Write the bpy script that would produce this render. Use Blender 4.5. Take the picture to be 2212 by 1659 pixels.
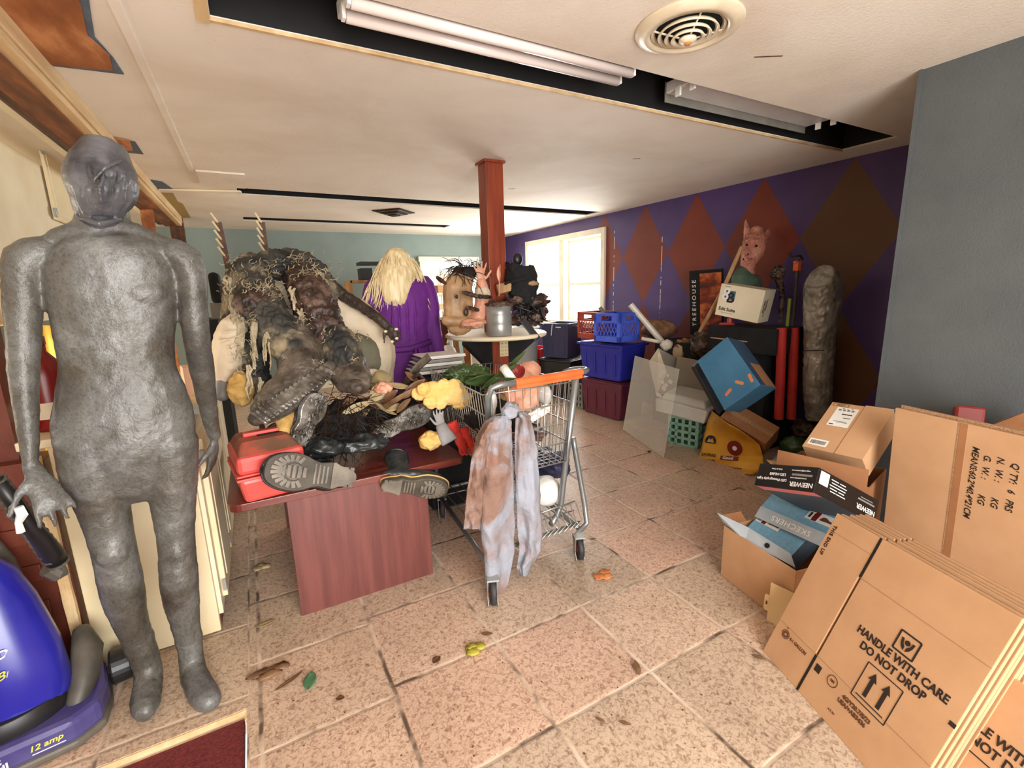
import bpy, bmesh, math, random
from mathutils import Vector, Matrix, Euler, noise
PI = math.pi
R = math.radians
random.seed(7)
for o in list(bpy.data.objects): bpy.data.objects.remove(o)
scn = bpy.context.scene
COL = scn.collection

# ---------------------------------------------------------------- camera
FPX = 1007.8; PITCH = 0.2026; ROLL = -0.0289; YAW = 0.5003; H = 1.3975
fw = Vector((math.sin(YAW)*math.cos(PITCH), math.cos(YAW)*math.cos(PITCH), -math.sin(PITCH)))
rt0 = Vector((math.cos(YAW), -math.sin(YAW), 0)); up0 = rt0.cross(fw)
rt = rt0*math.cos(ROLL)+up0*math.sin(ROLL); up = -rt0*math.sin(ROLL)+up0*math.cos(ROLL)
CAM = Vector((0, 0, H))
cd = bpy.data.cameras.new('camera'); cam = bpy.data.objects.new('camera', cd); COL.objects.link(cam)
cd.sensor_width = 36; cd.lens = FPX/2212*36; cd.clip_start = 0.02; cd.clip_end = 100
m = Matrix((rt, up, -fw)).transposed().to_4x4(); m.translation = CAM
cam.matrix_world = m
scn.camera = cam
def ray(px, py):
    return rt*((px-1106)/FPX) - up*((py-829.5)/FPX) + fw
def W(px, py, Y):            # point of the place at depth Y
    d = ray(px, py); return CAM + d*(Y/d.y)
def F(px, py, z=0.0):        # point of the place at height z
    d = ray(px, py); return CAM + d*((z-H)/d.z)
def WX(px, py, X):
    d = ray(px, py); return CAM + d*(X/d.x)
def rad(p, rpx):             # real size of rpx pixels at point p
    d = p-CAM; z = d.dot(fw); return rpx*z/FPX/math.sqrt(1+(d.dot(rt)/z)**2)

# ---------------------------------------------------------------- world and light
scn.view_settings.view_transform = 'Standard'
scn.view_settings.look = 'None'
scn.view_settings.gamma = 1.0
scn.view_settings.use_curve_mapping = False
scn.view_settings.exposure = 0.62
wd = bpy.data.worlds.new('world'); scn.world = wd; wd.use_nodes = True
bg = wd.node_tree.nodes['Background']; bg.inputs[0].default_value = (0.95, 0.98, 1.0, 1); bg.inputs[1].default_value = 2.4
def area(name, loc, target, sx, sy, power, col=(1, 1, 1), spread=180):
    l = bpy.data.lights.new(name, 'AREA'); l.shape = 'RECTANGLE'; l.size = sx; l.size_y = sy; l.energy = power; l.color = col
    l.spread = R(spread)
    o = bpy.data.objects.new(name, l); COL.objects.link(o); o.location = loc
    o.rotation_euler = (Vector(target)-Vector(loc)).to_track_quat('-Z', 'Y').to_euler()
    return o
# daylight through the wide door behind the camera, the window on the purple wall, and the kitchen window
area('door_daylight', (0.35, -1.75, 1.25), (0.55, 1.0, 0.9), 1.9, 1.9, 105, (1.0, 0.985, 0.955))
area('window_daylight', (4.35, 5.75, 1.5), (2.2, 5.3, 1.2), 2.0, 1.2, 150, (1.0, 0.99, 0.93))
area('kitchen_daylight', (-3.3, 3.6, 1.35), (-0.6, 3.6, 1.2), 2.0, 1.1, 200, (1.0, 0.92, 0.74))
area('back_window_daylight', (2.95, 7.75, 1.45), (2.6, 5, 1.0), 0.9, 0.8, 20, (1.0, 0.98, 0.94))

# ---------------------------------------------------------------- materials
def lin(c):
    return tuple(((v/255)/12.92 if v/255 <= .04045 else ((v/255+.055)/1.055)**2.4) for v in c) + (1,)
class NT:
    def __init__(s, name):
        s.m = bpy.data.materials.new(name); s.m.use_nodes = True; s.t = s.m.node_tree; s.n = s.t.nodes
        s.b = s.n['Principled BSDF']; s.out = s.n['Material Output']
        s.tc = s.n.new('ShaderNodeTexCoord')
    def L(s, a, b): s.t.links.new(a, b)
    def noise(s, scale, detail=4, rough=.55, vec=None, dist=0):
        n = s.n.new('ShaderNodeTexNoise'); n.inputs['Scale'].default_value = scale; n.inputs['Detail'].default_value = detail
        n.inputs['Roughness'].default_value = rough; n.inputs['Distortion'].default_value = dist
        s.L(vec or s.tc.outputs['Object'], n.inputs['Vector']); return n.outputs['Fac']
    def ramp(s, fac, stops):
        r = s.n.new('ShaderNodeValToRGB'); e = r.color_ramp.elements
        while len(e) < len(stops): e.new(.5)
        for i, (p, c) in enumerate(stops): e[i].position = p; e[i].color = lin(c) if len(c) == 3 else c
        s.L(fac, r.inputs[0]); return r.outputs[0]
    def mix(s, fac, a, b, mode='MIX'):
        x = s.n.new('ShaderNodeMix'); x.data_type = 'RGBA'; x.blend_type = mode
        for i, v in ((0, fac), (6, a), (7, b)):
            if hasattr(v, 'is_linked') or hasattr(v, 'links'): s.L(v, x.inputs[i])
            elif i == 0: x.inputs[0].default_value = v
            else: x.inputs[i].default_value = lin(v) if len(v) == 3 else v
        return x.outputs[2]
    def math(s, op, a, b=None, c=None):
        x = s.n.new('ShaderNodeMath'); x.operation = op
        for i, v in enumerate((a, b, c)):
            if v is None: continue
            if hasattr(v, 'links'): s.L(v, x.inputs[i])
            else: x.inputs[i].default_value = v
        return x.outputs[0]
    def xyz(s):
        x = s.n.new('ShaderNodeSeparateXYZ'); s.L(s.tc.outputs['Object'], x.inputs[0]); return x.outputs
    def map(s, scale):
        x = s.n.new('ShaderNodeMapping'); x.inputs['Scale'].default_value = scale; s.L(s.tc.outputs['Object'], x.inputs[0]); return x.outputs[0]
    def bump(s, h, strength=.3, dist=.01):
        x = s.n.new('ShaderNodeBump'); x.inputs['Strength'].default_value = strength; x.inputs['Distance'].default_value = dist
        s.L(h, x.inputs['Height']); s.L(x.outputs[0], s.b.inputs['Normal'])
    def col(s, v): s.L(v, s.b.inputs['Base Color'])
    def rgh(s, v): s.b.inputs['Roughness'].default_value = v
def mat(name, c1, c2=None, sc=8, rough=.6, metal=0, bump=0, bsc=None, coat=0, spec=None, stretch=None, detail=4, lo=.35, hi=.65, c3=None):
    t = NT(name)
    vec = t.map(stretch) if stretch else None
    if c2 is None: t.b.inputs['Base Color'].default_value = lin(c1)
    elif c3 is None: t.col(t.ramp(t.noise(sc, detail, vec=vec), [(lo, c1), (hi, c2)]))
    else: t.col(t.ramp(t.noise(sc, detail, vec=vec), [(lo, c1), ((lo+hi)/2, c3), (hi, c2)]))
    t.rgh(rough); t.b.inputs['Metallic'].default_value = metal
    if bump: t.bump(t.noise(bsc or sc*2, 5, vec=vec), bump)
    if coat: t.b.inputs['Coat Weight'].default_value = coat; t.b.inputs['Coat Roughness'].default_value = .15
    if spec is not None: t.b.inputs['Specular IOR Level'].default_value = spec
    return t.m

# floor tiles laid in the room's grid
def floor_mat():
    t = NT('stone_tile'); x, y, z = t.xyz()
    wob = t.math('MULTIPLY', t.math('SUBTRACT', t.noise(9, 3), .5), .03)
    u = t.math('ADD', t.math('DIVIDE', t.math('SUBTRACT', x, .282), .42), wob)
    left = t.math('LESS_THAN', u, -.001)
    v = t.math('ADD', t.math('DIVIDE', t.math('SUBTRACT', y, 1.477), .42), wob)
    v = t.math('ADD', v, t.math('MULTIPLY', left, .10))
    left2 = t.math('LESS_THAN', u, -1.08)
    v = t.math('ADD', v, t.math('MULTIPLY', left2, .35))
    u = t.math('ADD', u, t.math('MULTIPLY', left2, .08))
    cu = t.math('FLOOR', u); cv = t.math('FLOOR', v)
    fu = t.math('FRACT', u); fv = t.math('FRACT', v)
    eu = t.math('MINIMUM', fu, t.math('SUBTRACT', 1, fu)); ev = t.math('MINIMUM', fv, t.math('SUBTRACT', 1, fv))
    e = t.math('MINIMUM', eu, ev)
    wn = t.n.new('ShaderNodeTexWhiteNoise'); wn.noise_dimensions = '2D'
    cmb = t.n.new('ShaderNodeCombineXYZ'); t.L(cu, cmb.inputs[0]); t.L(cv, cmb.inputs[1]); t.L(cmb.outputs[0], wn.inputs['Vector'])
    base = t.ramp(t.noise(62, 6, .65, dist=1.2), [(.34, (160, 132, 116)), (.45, (204, 180, 164)), (.58, (236, 218, 202)), (.72, (204, 176, 160))])
    big = t.ramp(t.noise(2.2, 3), [(.35, (196, 184, 168)), (.65, (250, 240, 228))])
    base = t.mix(.45, base, big, 'MULTIPLY')
    tint = t.ramp(wn.outputs['Value'], [(0, (206, 204, 194)), (.35, (232, 226, 212)), (.65, (246, 224, 214)), (1, (242, 236, 226))])
    base = t.mix(.75, base, tint, 'MULTIPLY')
    dirt = t.ramp(t.noise(60, 4), [(.62, (0, 0, 0)), (.72, (255, 255, 255))])
    base = t.mix(t.math('MULTIPLY', dirt, .35), base, (96, 68, 52))
    gr = t.ramp(t.noise(5, 5), [(.38, (92, 74, 62)), (.52, (206, 182, 160)), (.7, (226, 206, 186))])
    g = t.ramp(e, [(.010, (255, 255, 255)), (.022, (0, 0, 0))])
    t.col(t.mix(g, base, gr)); t.rgh(.42)
    hgt = t.math('ADD', t.math('MULTIPLY', t.math('MINIMUM', e, .03), 24), t.math('MULTIPLY', t.noise(45, 5), .22))
    t.bump(hgt, .55, .006)
    return t.m
def purple_mat():
    t = NT('purple_harlequin_paint'); x, y, z = t.xyz()
    def tri(v, c, hw):
        a = t.math('DIVIDE', t.math('SUBTRACT', v, c), 2*hw)
        a = t.math('ABSOLUTE', t.math('SUBTRACT', a, t.math('ROUND', a)))
        return t.math('MULTIPLY', a, 2)
    # repeat of the diamonds grows a little towards the near end
    yy = t.math('ADD', y, 0)
    s = t.math('ADD', tri(yy, 4.105, .352), tri(z, 1.725, .545))
    k = t.math('LESS_THAN', s, 1.0)
    k = t.math('MULTIPLY', k, t.math('LESS_THAN', y, 4.9))
    red = t.ramp(t.noise(1.6, 3), [(.3, (98, 36, 22)), (.7, (124, 46, 28))])
    near = t.math('LESS_THAN', y, 2.34)
    red = t.mix(near, red, (96, 60, 34))
    pur = t.ramp(t.noise(2.5, 4), [(.3, (68, 48, 100)), (.7, (80, 58, 116))])
    c = t.mix(k, pur, red)
    # white paint drips and chips
    dr = t.math('LESS_THAN', t.math('ABSOLUTE', t.math('SUBTRACT', y, 3.84)), .005)
    dr = t.math('MULTIPLY', dr, t.math('LESS_THAN', z, 1.9))
    dr = t.math('MULTIPLY', dr, t.math('GREATER_THAN', t.noise(22, 2), .46))
    d2 = t.math('MULTIPLY', t.math('LESS_THAN', t.math('ABSOLUTE', t.math('SUBTRACT', y, 4.62)), .005), t.math('MULTIPLY', t.math('LESS_THAN', z, 2.05), t.math('GREATER_THAN', t.noise(17, 2), .5)))
    c = t.mix(t.math('MAXIMUM', dr, d2), c, (206, 196, 200))
    t.col(c); t.rgh(.45); t.bump(t.noise(120, 3), .12)
    return t.m
def ceil_mat():
    t = NT('ceiling_plaster')
    st = t.ramp(t.noise(1.1, 4, .6, dist=.4), [(.3, (222, 208, 190)), (.55, (236, 226, 212)), (.75, (240, 232, 220))])
    sp = t.ramp(t.noise(70, 3), [(.66, (0, 0, 0)), (.74, (255, 255, 255))])
    t.col(t.mix(t.math('MULTIPLY', sp, .18), st, (140, 112, 88))); t.rgh(.75); t.bump(t.noise(75, 5, .7), .35, .006)
    return t.m
def wood(name, a, b, rough=.4, stretch=(6, 6, .7), sc=4, coat=0, bump=.1, c=None):
    return mat(name, a, b, sc, rough, stretch=stretch, coat=coat, bump=bump, detail=6, c3=c)
def glass_mat(name, col=(.9, .93, .9, 1), rough=.05, alpha=.25):
    t = NT(name); t.b.inputs['Base Color'].default_value = col; t.rgh(rough)
    tr = t.n.new('ShaderNodeBsdfTransparent'); mx = t.n.new('ShaderNodeMixShader'); mx.inputs[0].default_value = alpha
    t.L(tr.outputs[0], mx.inputs[1]); t.L(t.b.outputs[0], mx.inputs[2]); t.L(mx.outputs[0], t.out.inputs[0]); return t.m
def emit(name, c, s):
    t = NT(name); t.b.inputs['Base Color'].default_value = lin(c); t.b.inputs['Emission Color'].default_value = lin(c); t.b.inputs['Emission Strength'].default_value = s; return t.m
def box_mat(name='cardboard', a=(190, 146, 106), b=(202, 158, 118)):
    t = NT(name); t.col(t.ramp(t.noise(6, 4), [(.3, a), (.7, b)])); t.rgh(.8)
    t.bump(t.noise(90, 3), .08, .003); return t.m

MT = {}
def dm(k, v): MT[k] = v; return v
dm('floor', floor_mat()); dm('purple', purple_mat()); dm('ceil', ceil_mat())
dm('blue_wall', mat('blue_grey_paint', (76, 80, 82), (84, 88, 89), 3, .6, bump=.25, bsc=130))
dm('teal_wall', mat('pale_teal_paint', (122, 138, 136), (132, 148, 144), 2, .65, bump=.2, bsc=110))
dm('cream', mat('cream_paint', (222, 202, 160), (236, 220, 184), 2.5, .5, bump=.06))
dm('cream2', mat('pale_cream_paint', (226, 210, 176), (238, 226, 198), 3, .5, bump=.05))
dm('white_trim', mat('white_window_paint', (222, 214, 192), (234, 228, 210), 6, .5))
dm('black_recess', mat('black_recess_paint', (14, 14, 15), (22, 21, 21), 3, .8))
dm('beam', wood('worn_brown_beam', (92, 50, 26), (158, 98, 52), .6, (4, .7, 4), 4, c=(124, 72, 38)))
dm('beam_dark', wood('dark_stained_beam', (58, 34, 20), (104, 66, 40), .6, (6, .5, 6), 3))
dm('trimwood', wood('bare_cream_trim', (196, 160, 112), (226, 196, 150), .6, (5, .6, 5), 3))
dm('brick', mat('dark_painted_brick', (78, 34, 22), (110, 50, 32), 4, .45, bump=.3, bsc=12))
dm('carpet', mat('burgundy_carpet', (92, 28, 30), (122, 42, 42), 90, .95, bump=.6, bsc=160))
dm('mahog', wood('mahogany_laminate', (98, 50, 46), (118, 64, 58), .33, (9, 9, .55), 4, coat=.3, bump=.0, c=(108, 57, 52)))
dm('mahogX', wood('mahogany_top', (92, 38, 32), (124, 58, 48), .25, (.6, 7, 7), 4, coat=.4, bump=0))
dm('post', wood('red_brown_stain', (118, 44, 22), (146, 62, 32), .4, (8, 8, .5), 4, coat=.15))
dm('grey_skin', None)
t = NT('grey_slate_latex')
base = t.ramp(t.noise(3.6, 6, .65, dist=.5), [(.30, (58, 50, 42)), (.45, (86, 82, 74)), (.58, (110, 110, 107)), (.72, (146, 147, 143))])
fine = t.ramp(t.noise(120, 5, .75), [(.34, (110, 112, 114)), (.52, (255, 255, 255)), (.7, (255, 250, 236))])
base = t.mix(.5, base, fine, 'MULTIPLY')
blue = t.ramp(t.noise(2.1, 3), [(.5, (0, 0, 0)), (.75, (255, 255, 255))])
base = t.mix(t.math('MULTIPLY', blue, .35), base, (84, 90, 100))
t.col(base); t.rgh(.40); t.b.inputs['Metallic'].default_value = .15
t.bump(t.math('ADD', t.noise(30, 5, .7), t.math('MULTIPLY', t.noise(130, 4), .4)), .38, .008); MT['grey_skin'] = t.m
dm('hood', mat('grey_hood_latex', (50, 50, 54), (106, 106, 110), 9, .38, .1, bump=.9, bsc=18))
dm('card', box_mat()); dm('card2', box_mat('cardboard_dark', (150, 100, 64), (166, 114, 74)))
dm('cardedge', mat('cardboard_edge', (142, 104, 72), (186, 148, 112), 60, .9, stretch=(3, 3, 90)))
dm('ink', mat('black_print', (38, 26, 20), rough=.7)); dm('ink2', mat('brown_print', (92, 56, 34), rough=.8))
dm('white', mat('white_paper', (232, 230, 224), rough=.6)); dm('whiteink', mat('white_print', (226, 224, 220), rough=.6)); dm('greyink', mat('grey_print', (128, 126, 124), rough=.6))
dm('red_plastic', mat('red_plastic', (214, 76, 70), (226, 88, 80), 4, .36, spec=.5))
dm('red_dust', mat('dusty_red_plastic', (116, 82, 62), (196, 84, 70), 9, .6, bump=.1, lo=.46, hi=.74))
dm('sole', mat('worn_grey_rubber', (96, 90, 82), (136, 128, 116), 9, .5, bump=.25, bsc=40))
dm('groove_shade', mat('rubber_groove_shade', (62, 57, 50), (86, 80, 70), 12, .6))  # same sole rubber darkened: groove shade put into its colour
dm('sole_shiny', mat('glossy_dark_rubber', (66, 60, 54), (152, 148, 142), 12, .16, .25, bump=.9, bsc=22, c3=(100, 94, 86)))
dm('leather', mat('black_boot_leather', (26, 30, 32), (52, 56, 56), 9, .32, bump=.35, bsc=30))
dm('brownleather', mat('muddy_boot_rubber', (50, 42, 36), (104, 92, 80), 14, .42, bump=.9, bsc=32))
dm('jeans', mat('rotten_denim', (20, 21, 22), (150, 134, 104), 7, .75, bump=1.0, bsc=20, c3=(64, 60, 52), lo=.36, hi=.70, detail=8))
dm('jeanslight', mat('frayed_cloth', (128, 114, 88), (184, 168, 138), 20, .9, bump=.4))
dm('rotflesh', mat('rotten_brown_flesh', (34, 22, 17), (104, 80, 68), 15, .5, bump=1.0, bsc=20, c3=(64, 44, 36)))
dm('cream_cloth', mat('cream_canvas', (204, 184, 156), (226, 210, 184), 5, .85, bump=.3, bsc=18))
dm('olive', mat('olive_grey_cloth', (92, 88, 70), (114, 108, 88), 6, .8, bump=.2))
dm('darkskin', mat('dark_rotten_skin', (34, 24, 18), (64, 46, 34), 20, .55, bump=.8, bsc=30))
dm('nail', mat('bone_nail', (214, 196, 160), rough=.4))
dm('black', mat('black_plastic', (20, 20, 22), (30, 30, 32), 5, .4)); dm('blackmatte', mat('black_cloth', (14, 14, 16), (26, 26, 28), 8, .9, bump=.3))
dm('purple_cloth', mat('purple_dress_cloth', (84, 22, 104), (104, 30, 126), 4, .75, bump=.12, bsc=60))
dm('blond', mat('blond_wig_hair', (206, 180, 130), (240, 222, 180), 16, .42, stretch=(4, 4, .5)))
dm('skin', mat('tan_latex_skin', (150, 116, 80), (196, 158, 116), 5, .5, bump=.3, bsc=18, c3=(176, 138, 98)))
dm('pinkskin', mat('pink_latex_skin', (196, 134, 108), (222, 164, 136), 7, .5, bump=.3, bsc=18))
dm('hairdark', mat('matted_dark_hair', (20, 15, 12), (66, 46, 34), 14, .4))
dm('chrome', mat('grey_metal_tube', (128, 132, 132), (148, 152, 152), 5, .32, .55)); dm('wire', mat('zinc_wire', (182, 182, 178), rough=.3, metal=.7))
dm('orange', mat('orange_grip', (222, 92, 40), (238, 112, 58), 6, .45))
dm('rubber', mat('black_rubber', (34, 34, 36), (52, 52, 54), 14, .6)); dm('redhub', mat('red_hub', (176, 40, 40), rough=.5))
dm('foam', mat('yellow_foam', (226, 176, 92), (240, 204, 132), 7, .85, bump=.5, bsc=18)); dm('foamdark', mat('aged_foam_cut', (176, 136, 72), (214, 178, 108), 10, .9, bump=.6))
dm('leaf', mat('dark_green_leaf', (40, 62, 28), (82, 108, 56), 6, .35)); dm('leafbrown', mat('dry_brown_leaf', (88, 58, 38), (148, 112, 80), 8, .45))
dm('leafcream', mat('dry_pale_leaf', (140, 122, 84), (184, 164, 120), 9, .5)); dm('leafgreen2', mat('fallen_green_leaf', (58, 104, 70), (92, 136, 98), 12, .5)); dm('leafyellow', mat('fallen_yellow_leaf', (148, 140, 40), (184, 172, 70), 12, .6))
dm('vac_blue', mat('vacuum_blue_plastic', (32, 32, 138), (44, 44, 158), 3, .28, coat=.3)); dm('vac_base', mat('dusty_vacuum_plastic', (52, 46, 110), (86, 80, 130), 5, .45, bump=.05))
dm('vac_grey', mat('dusty_grey_plastic', (64, 60, 54), (100, 94, 84), 8, .5)); dm('yellow_ink', mat('yellow_decal', (206, 206, 90), rough=.5))
dm('redglove', mat('red_glove_cloth', (196, 44, 38), (216, 66, 54), 10, .8, bump=.3)); dm('greyglove', mat('grey_suede', (150, 150, 152), (170, 170, 172), 10, .85, bump=.2))
dm('blue_crate', mat('blue_crate_plastic', (58, 84, 196), (72, 98, 212), 5, .4)); dm('red_crate', mat('brick_red_crate_plastic', (150, 50, 34), (168, 62, 42), 5, .45)); dm('red_crate2', mat('bright_red_crate_plastic', (196, 40, 34), rough=.4))
dm('blue_tote', mat('cobalt_tote_plastic', (32, 36, 134), (38, 42, 146), 4, .38)); dm('maroon', mat('maroon_tote_plastic', (84, 30, 48), (94, 36, 54), 4, .42)); dm('navy', mat('navy_tote_plastic', (42, 44, 74), (50, 52, 84), 4, .42))
dm('teal', mat('mint_crate_plastic', (124, 168, 146), (140, 182, 160), 6, .5)); dm('grey_pl', mat('grey_bin_plastic', (156, 158, 156), (172, 174, 172), 4, .5)); dm('greycrate', mat('dull_grey_crate', (108, 104, 96), (124, 120, 110), 6, .6))
dm('printer', mat('off_white_printer_plastic', (196, 192, 182), (208, 204, 194), 5, .5)); dm('printer_lid', mat('grey_printer_plastic', (142, 134, 122), (156, 148, 136), 5, .5))
dm('acrylic', glass_mat('clear_acrylic', (.86, .85, .78, 1), .25, .30)); dm('glass', glass_mat('window_glass', (.95, .97, 1, 1), .02, .12)); dm('bagclear', glass_mat('clear_plastic_film', (.95, .93, .88, 1), .2, .5))
dm('pvc', mat('white_pvc', (204, 198, 182), (222, 216, 200), 5, .35)); dm('brownpaper', mat('crumpled_brown_paper', (92, 62, 40), (136, 98, 66), 9, .8, bump=.5))
dm('cloth_stripe', mat('striped_old_cloth', (176, 158, 128), (130, 88, 48), 3, .9, stretch=(14, 1.5, 1.5), lo=.45, hi=.5))
dm('walmart', mat('blue_print_carton', (54, 104, 136), (64, 116, 148), 6, .7)); dm('walmart_dk', mat('dark_blue_print_carton', (40, 62, 86), (50, 74, 100), 6, .7)); dm('spark', mat('orange_print', (204, 122, 74), rough=.7))
dm('editbox', mat('ivory_carton', (214, 202, 172), (224, 212, 184), 4, .6)); dm('teal_ink', mat('teal_print', (62, 104, 124), rough=.6))
dm('pigskin', mat('pink_painted_latex', (158, 92, 76), (204, 138, 114), 9, .5, bump=.4, bsc=22)); dm('greenshirt', mat('green_painted_plaster', (64, 84, 66), (80, 102, 82), 6, .75, bump=.3))
dm('stick', wood('pale_tan_stick', (150, 110, 68), (186, 146, 96), .6, (3, 3, .6), 5)); dm('noodle', mat('red_foam_tube', (176, 34, 26), (192, 46, 36), 6, .7)); dm('green_noodle', mat('lime_foam_tube', (140, 160, 50), rough=.7))
dm('duct', mat('grey_duct_tape', (124, 120, 112), (182, 178, 168), 8, .30, .3, bump=.8, bsc=12)); dm('bagyellow', mat('yellow_plastic_bag', (204, 146, 38), (226, 170, 62), 5, .3, bump=.3, bsc=9))
dm('bagred', mat('bag_red_print', (120, 26, 22), rough=.4)); dm('bagblue', mat('bag_blue_print', (32, 36, 62), rough=.4))
dm('sk_blue', mat('sky_blue_carton', (108, 158, 188), (122, 172, 200), 60, .65, bump=.1, bsc=140)); dm('sk_in', mat('grey_carton_inside', (142, 150, 156), (176, 184, 190), 3, .75)); dm('sk_dk', mat('slate_carton', (66, 78, 90), rough=.7))
dm('neewer', mat('black_gloss_carton', (14, 14, 16), rough=.35)); dm('pinkprint', mat('pink_print', (196, 86, 82), (222, 130, 124), 30, .5, stretch=(1, 20, 20)))
dm('beige_card', mat('beige_card_insert', (222, 192, 142), rough=.7)); dm('lamp_off', mat('fluorescent_tube_glass', (226, 212, 206), rough=.18, spec=.6)); dm('fixture', mat('white_fixture_enamel', (196, 192, 190), (212, 208, 206), 4, .35))
dm('vent', mat('cream_vent_enamel', (206, 190, 162), (226, 212, 186), 8, .35)); dm('rust', mat('rusty_steel', (176, 96, 48), (206, 140, 84), 20, .7)); dm('dark', mat('black_and_hole_shade', (12, 11, 10), rough=.9))  # dark: black parts, plus shade painted in for holes and slots
dm('orangewood', wood('exposed_orange_plywood', (138, 78, 38), (206, 142, 90), .7, (3, .9, 3), 3, c=(166, 100, 54))); dm('bluepeel', mat('blue_grey_old_paint', (74, 88, 104), (96, 108, 122), 12, .7)); dm('tanpatch', mat('peeled_tan_patch', (166, 142, 84), rough=.8))
dm('shirt', None)
t = NT('bloodied_shirt_cloth')
n1 = t.noise(2.7, 4, .6, dist=.6)
b = t.ramp(n1, [(.44, (156, 160, 172)), (.53, (150, 142, 146)), (.60, (140, 110, 96)), (.72, (114, 84, 70))])
rd = t.ramp(t.noise(6, 3), [(.66, (0, 0, 0)), (.74, (255, 255, 255))])
b = t.mix(t.math('MULTIPLY', rd, .6), b, (180, 92, 92)); t.col(b); t.rgh(.8); t.bump(t.noise(14, 6, .7, dist=1), .9, .014); MT['shirt'] = t.m
dm('steel', mat('galvanised_steel', (150, 150, 148), (176, 176, 172), 8, .35, .5)); dm('peach', mat('peach_cloth', (226, 178, 148), rough=.8)); dm('paperwarm', mat('aged_paper_stack', (206, 186, 148), (228, 212, 180), 20, .8))
dm('yellow_cloth', mat('yellow_curtain_cloth', (244, 186, 52), (252, 204, 84), 5, .8)); dm('redjug', mat('dark_red_jug', (112, 16, 14), (132, 24, 20), 5, .3)); dm('socket', mat('almond_plastic', (214, 196, 156), rough=.45))  # curtain is plain yellow cloth and gives off no light

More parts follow.
